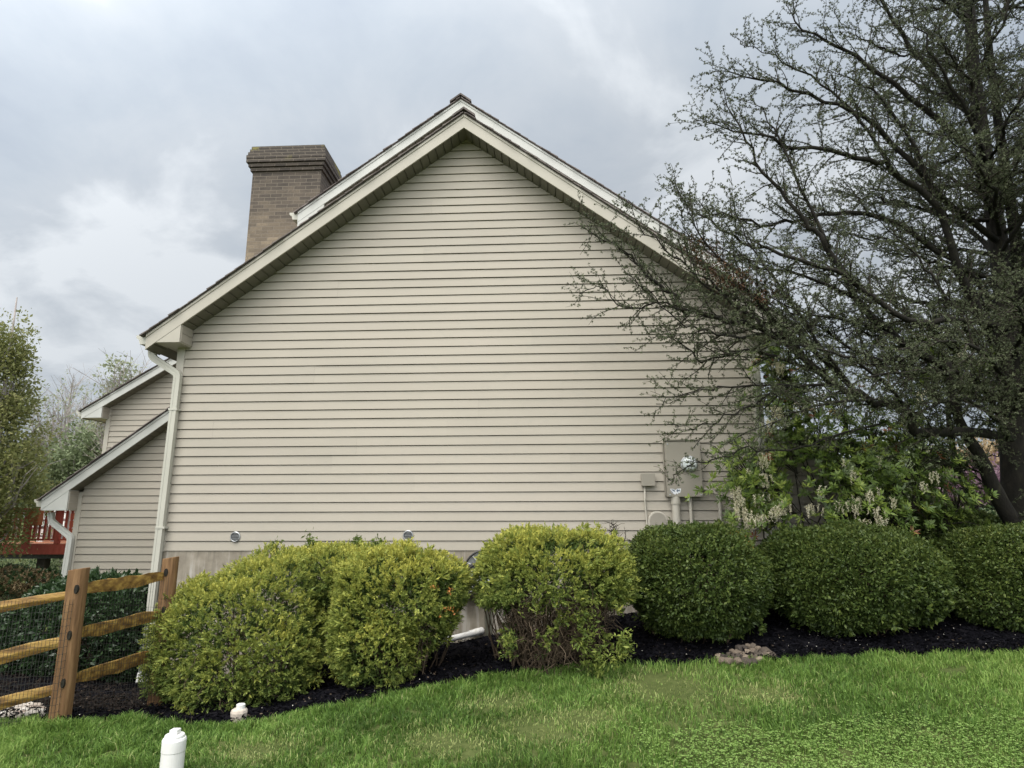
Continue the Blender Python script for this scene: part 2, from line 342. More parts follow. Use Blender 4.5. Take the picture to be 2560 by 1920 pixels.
def _tps():
    n = len(CP); X = CP[:, :2]; d = ((X[:, None]-X[None])**2).sum(-1)
    A = np.zeros((n+3, n+3)); A[:n, :n] = _u(d)+np.eye(n)*.02; A[:n, n] = 1; A[:n, n+1:] = X; A[n, :n] = 1; A[n+1:, :n] = X.T
    return np.linalg.solve(A, np.concatenate([CP[:, 2], [0, 0, 0]]))
_W = _tps()
def gz(x, y):
    x = np.asarray(x, float); y = np.asarray(y, float); o = _W[-3]+_W[-2]*x+_W[-1]*y
    for (cx, cy, _), w in zip(CP, _W): o = o+w*_u((x-cx)**2+(y-cy)**2)
    return o
def ground_at(px, py):
    r_ = ray(px, py); lo, hi = 1.0, 60.0
    for k in np.linspace(1, 60, 600):
        p = r_*k
        if p[2] < gz(p[0], p[1]): hi = k; lo = k-.1; break
    for _ in range(30):
        m_ = (lo+hi)/2; p = r_*m_
        if p[2] < gz(p[0], p[1]): hi = m_
        else: lo = m_
    return r_*hi
def axis_pts(a, b, fine0, fine1, fs, cs):
    l = list(np.arange(fine0, fine1, fs)); x = fine0
    step = fs
    while x > a: step = min(step*1.25, cs); x -= step; l.insert(0, x)
    x = l[-1]; step = fs
    while x < b: step = min(step*1.25, cs); x += step; l.append(x)
    return np.array(l)
def grid_mesh(name, X, Y, Z, m, keep=None):
    nx, ny = X.shape[1], X.shape[0]
    V = np.stack([X, Y, Z], -1).reshape(-1, 3); i = np.arange(nx*ny).reshape(ny, nx)
    q = np.stack([i[:-1, :-1], i[:-1, 1:], i[1:, 1:], i[1:, :-1]], -1).reshape(-1, 4)
    me = bpy.data.meshes.new(name); me.from_pydata(V.tolist(), [], q.tolist()); me.materials.append(m)
    a = me.attributes.new('rnd', 'FLOAT', 'FACE'); a.data.foreach_set('value', RNG.random(len(q)).astype(np.float32))
    me.polygons.foreach_set('use_smooth', [True]*len(q)); me.update()
    return link(name, me)
gx = axis_pts(-400, 400, -7, 8, .12, 25); gy = axis_pts(-200, 600, 2, 10, .12, 25)
GX, GY = np.meshgrid(gx, gy)
far = np.clip((np.hypot(GX, GY-10)-60)/60, 0, 1)
GZ = gz(np.clip(GX, -90, 90), np.clip(GY, -80, 100))*(1-far)+.3*far
ground = grid_mesh('ground', GX, GY, GZ, GROUND); tag(ground, 'gently sloping green lawn ground around the tan house', 'ground', kind='structure')

# lawn edge against the mulch, read off the photograph and laid on the ground
EDGE_PX = [(-420,1830),(-150,1822),(0,1815),(70,1812),(150,1816),(230,1811),(320,1806),(430,1814),(500,1824),(600,1821),(700,1801),(850,1771),(1000,1741),(1150,1711),(1280,1692),(1450,1676),(1600,1667),(1800,1660),(1950,1659),(2050,1650),(2200,1643),(2300,1645),(2560,1640),(2850,1632)]
EDGE = np.array([ground_at(*p)[:2] for p in EDGE_PX]); EDGE = EDGE[np.argsort(EDGE[:, 0])]
def edge_y(x): return np.interp(x, EDGE[:, 0], EDGE[:, 1])+.025*np.sin(np.asarray(x)*9.1)+.018*np.sin(np.asarray(x)*23.7+1)
# mulch sheet between lawn edge and walls
mx = np.arange(-7.5, 8.0, .05); ms_ = np.linspace(0, 1, 60)
MX, MS = np.meshgrid(mx, ms_)
YB = np.where(MX < -4.65, 9.9, np.where(MX < 2.55, D+.02, np.where(MX < 3.55, 8.12, 8.9)))
MY = edge_y(MX)*(1-MS)+YB*MS
MZ = gz(MX, MY)+.012+.035*vnoise(np.stack([MX, MY, MX*0], -1), 9)+.03*vnoise(np.stack([MX, MY, MX*0+4], -1), 3.1)
MZ = MZ-.06*np.clip(1-MS*14, 0, 1)
mulch = grid_mesh('mulch_bed', MX, MY, MZ, MULCH); tag(mulch, 'bed of black mulch along the foot of the house wall', 'mulch bed', kind='structure')
nch = 46000
cx = RNG.uniform(-7, 7.2, nch); cs = RNG.random(nch)**1.3
cy = edge_y(cx)+.03+cs*(np.where(cx < -4.65, 9.3, D-.03)-edge_y(cx)-.03)
P = np.stack([cx, cy, gz(cx, cy)+.05+RNG.uniform(-.02, .02, nch)], -1)
dr = RNG.normal(size=(nch, 3)); dr[:, 2] *= .35
old = (cx < -3.4) & (cy > edge_y(cx)+.35)
Vc = leaf_blocks(P, dr, RNG.uniform(.025, .07, nch), RNG.uniform(.008, .02, nch), .1)
tag(quads_mesh('mulch_chips', Vc[~old], MULCH, RNG.random((~old).sum())), 'black wood chips of the mulch bed', 'mulch chips', kind='stuff')
tag(quads_mesh('faded_mulch_chips', Vc[old], OLDMULCH, RNG.random(old.sum())), 'faded brown wood chips of the bed behind the rail fence', 'mulch chips', kind='stuff')
nbr = 1000
cx = RNG.uniform(-5, 7, nbr); cy = edge_y(cx)+.02+RNG.random(nbr)**1.6*1.7
ok_ = cy < np.where(cx < -4.65, 9.3, D-.05); cx, cy = cx[ok_], cy[ok_]
P = np.stack([cx, cy, gz(cx, cy)+.066+RNG.uniform(-.01, .012, len(cx))], -1); dr = RNG.normal(size=(len(cx), 3)); dr[:, 2] *= .3
tag(quads_mesh('mulch_litter', leaf_blocks(P, dr, RNG.uniform(.012, .035, len(cx)), RNG.uniform(.005, .012, len(cx)), .15), DEADTWIG, RNG.random(len(cx))), 'brown leaf and bark litter scattered over the black mulch', 'litter', kind='stuff')
npet = 260
cx = np.concatenate([RNG.uniform(1.8, 5.6, 170), RNG.uniform(-4.8, -3.2, 40), RNG.uniform(-3, 2, 50)]); cy = edge_y(cx)+RNG.random(npet)**1.4*1.2+.05
P = np.stack([cx, cy, gz(cx, cy)+.07], -1); dr = RNG.normal(size=(npet, 3)); dr[:, 2] *= .2
tag(quads_mesh('fallen_petals', leaf_blocks(P, dr, RNG.uniform(.006, .015, npet), RNG.uniform(.005, .010, npet)), PETAL, RNG.random(npet)), 'pale fallen petals and bits scattered on the black mulch', 'petals', kind='stuff')

# ------------------------------------------------------------------ the house
house = thing('house', 'tan vinyl sided house end with a steep gable, grey foundation and brick chimney', 'house', (-1.0, D, -1.3))
H = .1143; ZS = -.362
RX, RZ, RM = -.982, 5.24, .745          # ridge, fascia-top line
YF = D-.3; FB = .19
def siding(name, Y, z0, z1, xl, xr, h, parent, seed=1, detail=True):
    """clapboard courses with a real lap and shadow groove; xl(z), xr(z) bound the wall"""
    rs = random.Random(seed); b = MB(); k = 0; z = z0
    lap, gr = .0155, .0095
    while z < z1:
        if k % 2 == 0:
            x0, x1 = xl(z0), xr(z0); js = [x0-.5]; x = x0+rs.uniform(.4, 3.4)
            while x < x1: js.append(x); x += rs.uniform(2.4, 3.7)
            js.append(x1+.5); tones = [rs.random() for _ in js]; prouds = [rs.choice((0, .0016)) for _ in js]
        for s in range(len(js)-1):
            pr = prouds[s]
            prof = [(z, -lap-pr), (z+h-gr, -.003-pr), (z+h-gr, .03), (z+h, .03), (z+h, -lap)]
            rows = []
            for zz, yy in prof:
                zc = min(zz, z1+.0)
                a, c = max(js[s], xl(zc)), min(js[s+1], xr(zc))
                rows.append(((a, Y+yy, zz), (c, Y+yy, zz)))
            if max(r_[1][0]-r_[0][0] for r_ in rows) <= .002: continue
            rows = [(r0, (max(r0[0], r1[0]), r1[1], r1[2])) for r0, r1 in rows]
            vs_ = [p for r_ in rows for p in r_]
            b.add(vs_, [(2*i, 2*i+1, 2*i+3, 2*i+2) for i in range(len(rows)-1)], tones[s])
            if rows[0][0][0] == js[s] and s > 0 and pr > 0:
                pass
        z += h; k += 1
    return b.build(name, SIDING, parent)
wl = lambda z: max(-4.60, RX-(RZ-.11-z)/RM)
wr = lambda z: min(2.56, RX+(RZ-.11-z)/RM)
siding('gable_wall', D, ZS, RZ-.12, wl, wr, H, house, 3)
b = MB(); b.prism([(-4.62, -2.4), (2.6, -2.4), (2.6, 2.38), (RX, 5.02), (-4.62, 2.38)], D+.034, D+.12); b.build('wall_backing', DARKMET, house)
b = MB(); b.box(-4.66, 2.58, D-.004, D+.3, -2.6, ZS-.004); b.build('foundation_wall', CONCRETE, house)
for x0, x1 in ((-4.70, -4.60), (2.56, 2.68)):
    b = MB(); b.box(x0, x1, D-.022, D+.1, ZS-.01, 2.36); b.build('corner_post', TRIM, house, bevel=.004)
# side walls of the main body
b = MB(); b.box(-4.69, -4.5, D+.13, 10.4, -2.4, 2.3); b.build('side_wall', SIDING, house)
b = MB(); b.box(2.45, 2.66, D+.13, 16, -2.4, 2.3); b.build('side_wall', SIDING, house)

def shingles(name, x0, z0, x1, z1, ya, yb, parent, seed=0):
    """courses of shingles from the eave (x0,z0) to the ridge (x1,z1), their cut ends showing at the rake"""
    rs = random.Random(seed); L = math.hypot(x1-x0, z1-z0); tx, tz = (x1-x0)/L, (z1-z0)/L
    nx_, nz_ = (-tz, tx) if tx > 0 else (tz, -tx)
    b = MB(); s = -.02; ex = .142
    deck = [(x0, z0), (x1, z1), (x1+nx_*.012, z1+nz_*.012), (x0+nx_*.012, z0+nz_*.012)]
    b.prism(deck, ya+.012, yb, .3)
    while s < L:
        e = min(s+ex*1.12, L+.0); j = rs.uniform(-.012, .012)
        lo0, lo1, hi0, hi1 = .010, .026+rs.uniform(-.003, .003), .008, .016
        q = [(s, lo0), (e, hi0), (e, hi1), (s, lo1)]
        poly = [(x0+tx*u+nx_*v, z0+tz*u+nz_*v) for u, v in q]
        b.prism(poly, ya-.012+j, yb, rs.random()); s += ex
    return b.build(name, SHINGLE, parent)
def slope_roof(parent, xr_, zr_, xe, m, yf, yw, yb, face, ret=.43, boxz=None, name='roof', fb=FB, gut=True, trims=TRIM, seed=0, wall_x=None, capn=True):
    sg = -1 if xe < xr_ else 1
    ze = zr_-m*abs(xe-xr_)
    zl = lambda x: zr_-m*abs(x-xr_)
    roof = shingles(name, xe+sg*.035, ze-m*.035+.004, xr_, zr_+.004, yf-.028, yb, parent, seed)
    b = MB(); b.prism([(xe, ze), (xr_, zr_), (xr_, zr_-fb), (xe, ze-fb)], yf, yf+.022); 
    b.prism([(xe, ze+.001), (xr_, zr_+.001), (xr_, zr_-.032), (xe, ze-.032)], yf-.010, yf-.0015)
    b.build('rake_board', face, roof)
    # soffit panels with grooves between them
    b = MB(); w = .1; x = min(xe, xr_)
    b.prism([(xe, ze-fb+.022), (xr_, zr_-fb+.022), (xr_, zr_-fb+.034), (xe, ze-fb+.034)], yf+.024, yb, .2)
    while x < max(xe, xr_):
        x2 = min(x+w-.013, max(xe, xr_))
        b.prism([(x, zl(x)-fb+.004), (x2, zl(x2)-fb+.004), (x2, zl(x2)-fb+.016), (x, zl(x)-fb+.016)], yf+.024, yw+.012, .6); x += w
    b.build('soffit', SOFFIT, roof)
    if boxz is not None:
        xi = xe-sg*ret
        b = MB(); b.prism([(xe, ze-.03), (xe, boxz), (xi, boxz), (xi, zl(xi)-fb+.03)], yf+.004, yw-.018)
        wx = wall_x if wall_x is not None else xi
        b.prism([(xe-sg*.002, ze-.05), (xe-sg*.002, boxz+.012), (wx-sg*.02, boxz+.012), (wx-sg*.02, ze-.05)], yw-.016, yb)
        b.build('eave_return', trims, roof, bevel=.003)
        b = MB()   # siding strips on the inner face of the return
        zt = zl(xi)-fb; k = 0
        for z in np.arange(boxz+.015, zt-.02, H):
            b.box(min(xi, xi-sg*.008), max(xi, xi-sg*.008), yf+.03, yw-.02, z, min(z+H-.006, zt-.005))
        if b.v: b.build('return_siding', SIDING, roof)
    if gut:
        b = MB(); g = xe+sg*.002
        prof = [(g, ze+.005), (g, ze-.115), (g+sg*.085, ze-.115), (g+sg*.10, ze-.06), (g+sg*.135, ze-.035), (g+sg*.14, ze+.0), (g+sg*.128, ze+.0), (g+sg*.12, ze-.028), (g+sg*.09, ze-.05), (g+sg*.078, ze-.103), (g+sg*.01, ze-.103), (g+sg*.01, ze+.005)]
        b.prism(prof, yf+.03, yb)
        b.prism([prof[i] for i in (0, 1, 2, 3, 4, 5)], yf+.018, yf+.0298); b.build('gutter', GUTTER, roof)
    return roof
def ridge_cap(parent, x, z, m, ya, yb, n=30, th=.03, wd=.15):
    b = MB(); y = ya; rs = random.Random(4)
    while y < yb:
        j = rs.uniform(-.004, .004); e = min(y+.16, yb); lift = .012
        for sg in (-1, 1):
            q = [(x, z+.02+lift), (x, z+.02+lift+th), (x+sg*wd, z+.02+lift+th-m*wd+j), (x+sg*wd, z+.02+lift-m*wd-.004)]
            b.prism(q if sg < 0 else q[::-1], y, e+.03, rs.random())
        y += .14; lift = 0
    return b.build('ridge_cap', SHINGLE, parent)
EV = 2.18
rl = slope_roof(house, RX, RZ, -4.955, RM, YF, D, 10.3, TRIM, .43, EV, wall_x=-4.7, seed=1)
rr = slope_roof(house, RX, RZ, 2.99, RM, YF, D, 13.0, TRIM, .43, EV, wall_x=2.66, seed=2)
ridge_cap(rl, RX, RZ+.03, RM, YF-.045, 9.4)
# raised roof of the main body behind
U0 = at(1152, 249, 9.0); UX, UZ = U0[0], U0[2]; UE = float(at(745, 530, 9.0)[0])
UM = (UZ-at(745, 530, 9.0)[2])/(UX-UE)
ul = slope_roof(house, UX, UZ, UE, UM, 9.0, 9.3, 16.5, PALETRIM, .4, UZ-UM*(UX-UE)-.24, name='upper_roof', wall_x=UE+.3, trims=PALETRIM, seed=5, fb=.17)
ur = slope_roof(house, UX, UZ, UX+(UX-UE)+1.7, .73, 9.0, 9.3, 16.5, PALETRIM, name='upper_roof', gut=False, seed=6, fb=.17)
ridge_cap(ul, UX, UZ+.03, UM, 8.955, 16.4, wd=.17)
uz = lambda z, s: UX+s*(UZ-.1-z)/UM
siding('upper_wall', 9.3, 2.4, UZ-.1, lambda z: max(UE+.3, uz(z, -1)), lambda z: min(UX-UE+UX+.7, uz(z, 1)), H, house, 8)
# chimney
CH = dict(x0=-5.02, x1=-3.80, y0=10.0, y1=10.85)
def chim_box(b, o, z0, z1): b.box(CH['x0']-o, CH['x1']+o, CH['y0']-o, CH['y1']+o, z0, z1)
b = MB(); chim_box(b, 0, -2.2, 5.975); chimney = b.build('chimney', BRICK, house)
b = MB(); z = 5.979
for o in (.032, .062, .092):
    chim_box(b, o, z, z+.062); chim_box(b, o-.034, z+.0635, z+.068); z += .0695
for o in (.095, .078, .058, .04):
    chim_box(b, o, z, z+.064); z += .0655
b.build('chimney_cap', BRICK, chimney)
b = MB(); b.box(CH['x0']+.3, CH['x1']-.3, CH['y0']+.2, CH['y1']-.2, z+.0, z+.05); b.build('flue_top', CONCRETE, chimney)
def downspout(parent, pts, w=.085, d=.06, m=GUTTER):
    b = MB(); P = [Vector(p) for p in pts]; fine = [P[0]]
    for i in range(1, len(P)-1):           # round the bends
        a_, c_ = (P[i-1]-P[i]).normalized(), (P[i+1]-P[i]).normalized(); r_ = .05
        p0, p1 = P[i]+a_*r_, P[i]+c_*r_
        for t in (0, .25, .5, .75, 1): fine.append((1-t)**2*p0+2*t*(1-t)*P[i]+t*t*p1)
    fine.append(P[-1])
    # rectangular section with small ribs
    sec = [(-.5, -.5), (-.18, -.5), (-.14, -.42), (.14, -.42), (.18, -.5), (.5, -.5), (.5, .5), (-.5, .5)]
    vs_ = []; n = len(sec)
    for i, p in enumerate(fine):
        t = (fine[min(i+1, len(fine)-1)]-fine[max(i-1, 0)]).normalized()
        yv = Vector((0, 1, 0)); yv = (yv-t*yv.dot(t)).normalized(); xv = yv.cross(t)
        if xv.x < 0: xv = -xv
        vs_ += [p+xv*(sx*w)+yv*(sy*d) for sx, sy in sec]
    fs = [(i*n+j, i*n+(j+1) % n, (i+1)*n+(j+1) % n, (i+1)*n+j) for i in range(len(fine)-1) for j in range(n)]
    fs += [tuple(range(n)), tuple(range((len(fine)-1)*n, len(fine)*n))]
    b.add(vs_, fs); return b.build('downspout', m, parent)
dsy = D-.075
dsp = [at(381, 858, dsy-.0), at(381, 893, dsy), at(446, 932, dsy)]
xb = dsp[2][0]
ds = downspout(house, [dsp[0], dsp[1], (xb, dsy, dsp[2][2]-.02), (xb-.03, dsy, -1.52)])
b = MB(); b.box(xb-.088, xb+.032, dsy-.045, dsy+.045, -1.56, -1.44); b.box(xb-.075, xb+.02, dsy-.038, dsy+.038, -1.72, -1.56); b.build('drain_boot', GALV, ds, bevel=.004)
b = MB(); b.prism([(xb-.075, -1.72), (xb+.02, -1.72), (xb-.0, -1.95), (xb-.105, -1.95)], dsy-.05, dsy+.04); b.build('outlet', PVC, ds, bevel=.004)
for zz in (1.35, -.1, -1.2): b = MB(); b.box(xb-.062, xb+.05, dsy-.034, dsy+.06, zz, zz+.025); b.build('strap', GUTTER, ds)
# two wings behind on the left
def wing(Y, tip, top, ret, boxz, wl_, zbase, h, seed, ds_pts=None):
    p0, p1 = at(*tip, Y-.25), at(*top, Y-.25); m = (p1[2]-p0[2])/(p1[0]-p0[0]); xr_ = -4.9; zr_ = p0[2]+m*(xr_-p0[0])
    rf = slope_roof(house, xr_, zr_, p0[0], m, Y-.25, Y, Y+4, PALETRIM, ret, boxz, name='wing_roof', wall_x=wl_, seed=seed, trims=PALETRIM, fb=.17)
    siding('wing_wall', Y, zbase, zr_-.1, lambda z: max(wl_+.09, xr_-(zr_-.1-z)/m), lambda z: xr_, h, house, seed)
    b = MB(); b.box(wl_, wl_+.09, Y-.022, Y+.1, zbase, boxz+.30); b.box(wl_+.02, wl_+.1, Y+.1, Y+4, zbase-1.4, boxz+.01)
    b.build('wing_corner_post', TRIM, house)
    b = MB(); b.prism([(wl_+.03, zbase-1.6), (xr_, zbase-1.6), (xr_, zr_-.16), (wl_+.03, zr_-m*(xr_-wl_)-.17)], Y+.034, Y+.14); b.build('wing_backing', CONCRETE, house)
    return rf
wing(10.2, (105, 1248), (428, 1022), .42, at(170, 1276, 9.95)[2], at(190, 1300, 10.2)[0]-.02, -.98, .1143, 11)
wing(12.9, (205, 1027), (440, 889), .42, at(250, 1044, 12.65)[2], at(268, 1060, 12.9)[0]-.02, -1.6, .1143, 12)
yy = 10.13
p = [at(128, 1282, yy), at(128, 1302, yy), at(178, 1338, yy)]
downspout(house, [p[0], p[1], (p[2][0], yy, p[2][2]-.03), (p[2][0]-.03, yy, -1.5)], m=PALETRIM)
# low wing at the right corner, mostly behind shrubs
siding('wing_wall', 8.1, -.40, .93, lambda z: 2.70, lambda z: 3.55, H, house, 21)
b = MB(); b.box(2.69, 3.58, 8.135, 12, -2, .9); b.build('wing_backing', CONCRETE, house)
b = MB(); b.prism([(2.69, 1.06), (3.82, .86), (3.82, .90), (2.69, 1.10)], 7.92, 12); wr_ = b.build('wing_roof', SHINGLE, house)
b = MB(); b.prism([(2.69, .93), (3.80, .74), (3.80, .857), (2.69, 1.057)], 7.95, 7.98); b.build('rake_board', TRIM, wr_)
b = MB(); b.box(3.55, 3.65, 8.07, 8.2, -1.2, .76); b.build('wing_corner_post', TRIM, house)
# right downspout
dx_, dy_ = float(at(1904, 1100, D-.06)[0]), D-.06
downspout(house, [(dx_+.22, dy_, 2.2), (dx_+.22, dy_, 2.05), (dx_, dy_, 1.85), (dx_, dy_, -.95)])

# ------------------------------------------------------------------ things on the wall
def P2(px, py, Y=D-.02): return at(px, py, Y)
yb_ = D-.013
m0, m1 = P2(1663, 1102, D-.13), P2(1757, 1241, D-.13)
mxc, w_, h0, h1 = (m0[0]+m1[0])/2, .205, m1[2], m0[2]
w_ = .205
meter = thing('electric_meter_box', 'tall tan electric meter box with a round pale dial cover and conduits below', 'meter box', (mxc, D, h0))
b = MB(); b.box(mxc-w_, mxc+w_, D-.11, yb_, h0, h1); b.box(mxc-w_-.014, mxc-w_-.002, D-.05, yb_, h0+.01, h1-.01); b.build('cabinet', BOXPAINT, meter, bevel=.006)
b = MB(); b.box(mxc-w_+.012, mxc+w_+.004, D-.124, D-.1105, h0-.004, h1-.012); cov = b.build('cover', BOXPAINT, meter, bevel=.004)
b = MB(); b.box(mxc-w_-.004, mxc+w_+.010, D-.135, yb_, h1+.001, h1+.022); b.build('rain_lip', BOXPAINT, meter, bevel=.003)
d0 = P2(1723, 1160, D-.14)
b = MB(); b.lathe((d0[0], D-.124, d0[2]), [(.098, 0), (.098, .022), (.088, .028), (.086, .022)], 32, 'y'); dial = b.build('dial_ring', GALV, meter, smooth=False)
b = MB(); b.lathe((d0[0], D-.124, d0[2]), [(.085, .022), (.084, .05), (.078, .075), (.06, .088), (.02, .092)], 32, 'y'); b.build('dial_cover', GLASSY, dial, smooth=True)
b = MB()
for k in range(5): b.box(d0[0]-.04+.018*k-.006, d0[0]-.04+.018*k+.006, D-.2185, D-.2165, d0[2]+.012, d0[2]+.035)
b.box(d0[0]-.05, d0[0]+.05, D-.2185, D-.2165, d0[2]-.04, d0[2]-.02); b.build('dial_register', DARKMET, dial)
s0 = P2(1689, 1229, D-.126); sx, sz = s0[0], s0[2]
def flat(name, poly, y, m, parent):
    b = MB(); b.prism([(sx+x, sz+z) for x, z in poly], y-.0012, y); return b.build(name, m, parent)
flat('sticker', [(-.062, .034), (-.02, .030), (.0, .018), (.02, .034), (.066, .036), (.058, .004), (.05, -.018), (.034, -.012), (.026, -.030), (.008, -.022), (-.004, -.036), (-.03, -.024), (-.05, -.006)], D-.1245, STICK_W, meter)
flat('sticker_print', [(-.052, .028), (-.012, .022), (-.004, -.004), (-.02, .002), (-.036, .012)], D-.1262, STICK_B, meter)
flat('sticker_print', [(.014, .022), (.026, .028), (.034, .016), (.044, .026), (.054, .014), (.042, .002), (.03, .006), (.022, -.008), (.01, .004)], D-.1262, STICK_B, meter)
flat('sticker_print', [(-.058, .020), (-.046, -.008), (-.028, -.022), (-.032, -.010), (-.044, .004)], D-.1262, STICK_B, meter)
b = MB(); hx = P2(1717, 1246)[0]; b.box(hx-.012, hx+.012, D-.118, D-.10, h0-.05, h0-.001); b.build('hasp', GALV, meter)
for qx, qz in ((mxc-w_+.03, h0+.02), (mxc+w_-.02, h0+.02), (mxc+w_-.02, h1-.04), (mxc-w_+.03, h1-.04)):
    b = MB(); b.lathe((qx, D-.124, qz), [(.009, 0), (.008, .005), (.003, .006)], 10, 'y'); b.build('screw', GALV, meter)
cx_ = P2(1689, 1290)[0]
b = MB(); b.tube([(cx_, D-.07, h0), (cx_, D-.07, -1.1)], .048, 20); b.lathe((cx_, D-.07, h0-.085), [(.056, 0), (.056, .085)], 20); b.build('conduit', TRIM, meter, smooth=False)
cx_ = P2(1726, 1290)[0]
b = MB(); b.tube([(cx_, D-.06, h0), (cx_, D-.06, -1.1)], .02, 14); b.build('conduit', TRIM, meter)
e0 = P2(1757, 1223); e1 = P2(1795, 1260); 
b = MB(); path = [(mxc+w_-.01, D-.06, e0[2])]
for t in np.linspace(0, 1, 9): path.append((e0[0]+(e1[0]-e0[0])*math.sin(t*math.pi/2)+.01, D-.06, e0[2]-(e0[2]-e1[2])*(1-math.cos(t*math.pi/2))*1.0))
path.append((e1[0]+.005, D-.06, -1.1))
b.tube(path, .021, 14); b.build('elbow_conduit', TRIM, meter, smooth=True)
j0, j1 = P2(1604, 1184, D-.09), P2(1638, 1214, D-.09)
jb = thing('junction_box', 'small square tan utility box left of the meter with a thin cable below', 'utility box', ((j0[0]+j1[0])/2, D, j1[2]))
b = MB(); b.box(j0[0], j1[0], D-.075, yb_, j1[2], j0[2]); b.build('box_body', BOXPAINT, jb, bevel=.006)
b = MB(); b.box(j0[0]-.004, j1[0]+.004, D-.09, D-.0755, j1[2]-.004, j0[2]+.004); b.build('box_lid', BOXPAINT, jb, bevel=.004)
c0, c1, c2 = P2(1611, 1216), P2(1612, 1255), P2(1618, 1325)
b = MB(); b.tube([(c0[0], D-.045, c0[2]), (c1[0], D-.035, c1[2]), ((c1[0]+c2[0])/2, D-.034, (c1[2]+c2[2])/2+.03), (c2[0], D-.034, c2[2]), (c2[0]+.01, D-.034, -.6)], .011, 10); b.build('cable', TRIM, jb, smooth=True)
q0 = P2(1643, 1300)
uc = thing('utility_cover', 'pale arched plastic utility cover at the hedge top beside the meter conduit', 'utility cover', (q0[0], D, -.3))
r_ = .112; zc = P2(1643, 1278)[2]-r_
arc = [(q0[0]+r_*math.cos(a_), zc+r_*math.sin(a_)) for a_ in np.linspace(0, math.pi, 17)]+[(q0[0]-r_, zc-.34), (q0[0]+r_, zc-.34)]
b = MB(); b.prism(arc, D-.07, yb_); b.build('cover_body', TRIM, uc, bevel=.008)
r2 = r_-.017
arc2 = [(q0[0]+r2*math.cos(a_), zc+r2*math.sin(a_)) for a_ in np.linspace(0, math.pi, 17)]+[(q0[0]-r2, zc-.32), (q0[0]+r2, zc-.32)]
b = MB(); b.prism(arc2, D-.078, D-.0702); b.build('cover_face', BOXPAINT, uc, bevel=.003)
def vent(px, py, label):
    c = P2(px, py); t = thing('wall_vent', label, 'vent', (c[0], D, c[2]), 'round metal vents low on the siding')
    b = MB(); b.lathe((c[0], D-.012, c[2]), [(.062, 0), (.062, .012), (.054, .018), (.05, .016), (.049, .004)], 28, 'y'); b.build('vent_rim', GALV, t)
    b = MB(); b.lathe((c[0], D-.014, c[2]), [(.0485, 0), (.0485, .0045)], 28, 'y'); b.build('vent_mesh', DARKMET, t)
    b = MB()
    for k in range(-2, 3):
        hw = math.sqrt(max(.046**2-(k*.018)**2, 0)); b.box(c[0]-hw, c[0]+hw, D-.0225, D-.0190, c[2]+k*.018-.002, c[2]+k*.018+.002)
    b.build('vent_grille', GALV, t)
vent(588, 1342, 'round metal wall vent above bare concrete near the downspout corner')
vent(1020, 1339, 'round metal wall vent just above the second yellow-green shrub')
# hose hanger between the second and third shrub
hc = P2(1212, 1420, D-.08)
hr = thing('hose_reel', 'round grey ribbed hose hanger with black rim on wall between golden shrubs', 'hose hanger', (hc[0], D, hc[2]))
rr_ = .235; zc = P2(1200, 1376, D-.1)[2]-rr_
b = MB(); ring = [(hc[0]+rr_*math.cos(a_), D-.13, zc+rr_*math.sin(a_)) for a_ in np.linspace(0, 2*math.pi, 41)]
b.tube(ring, .012, 10); b.build('rim', RUBBER, hr, smooth=True)
b = MB(); b.lathe((hc[0], D-.02, zc), [(.07, 0), (.07, .06), (.222, .10), (.222, .104), (.06, .07)], 36, 'y'); b.build('dish', GALV, hr)
b = MB()
for k in range(14):
    a_ = 2*math.pi*k/14; b.tube([(hc[0]+.06*math.cos(a_), D-.098, zc+.06*math.sin(a_)), (hc[0]+.222*math.cos(a_), D-.130, zc+.222*math.sin(a_))], .008, 6)
b.build('rib', PALETRIM, hr)
b = MB(); b.tube([(hc[0]+.2*math.cos(a_)-.05, D-.12-.02*math.sin(3*a_), P2(1200, 1455)[2]+.09+.13*math.sin(a_)) for a_ in np.linspace(0, 2*math.pi, 40)], .013, 10)
b.tube([(hc[0]+.17*math.cos(a_)-.03, D-.16, P2(1200, 1455)[2]+.10+.12*math.sin(a_)) for a_ in np.linspace(-.3, 5.9, 40)], .013, 10); b.build('hose_loop', RUBBER, hr, smooth=True)
g0 = P2(1168, 1480)
b = MB(); b.lathe((g0[0], D-.12, g0[2]-.01), [(.10, 0), (.108, .02), (.104, .03), (.098, .02)], 28); b.tube([(g0[0]-.05, D-.05, g0[2]+.15), (g0[0]-.05, D-.1, g0[2]-.09)], .008, 8); b.build('bracket', GALV, hr)
a0, a1 = P2(1085, 1607, D-.22), P2(1196, 1580, D-.07)
dp = thing('drain_pipe', 'white plastic drain pipe with an elbow lying against the concrete foundation', 'pipe', tuple(a1))
b = MB(); b.tube([a0-np.array([.5, .16, .02]), a0, a1], .032, 18); b.build('pipe', PVC, dp, smooth=True)
b = MB(); el = [np.array(a1)+np.array([-.10, -.02, -.022]), np.array(a1)+np.array([-.02, 0, 0]), np.array(a1)+np.array([.025, .03, .006]), np.array(a1)+np.array([.03, .12, .006])]
b.tube(el, [.039, .040, .040, .038], 18); b.build('elbow', PVC, dp, smooth=True)

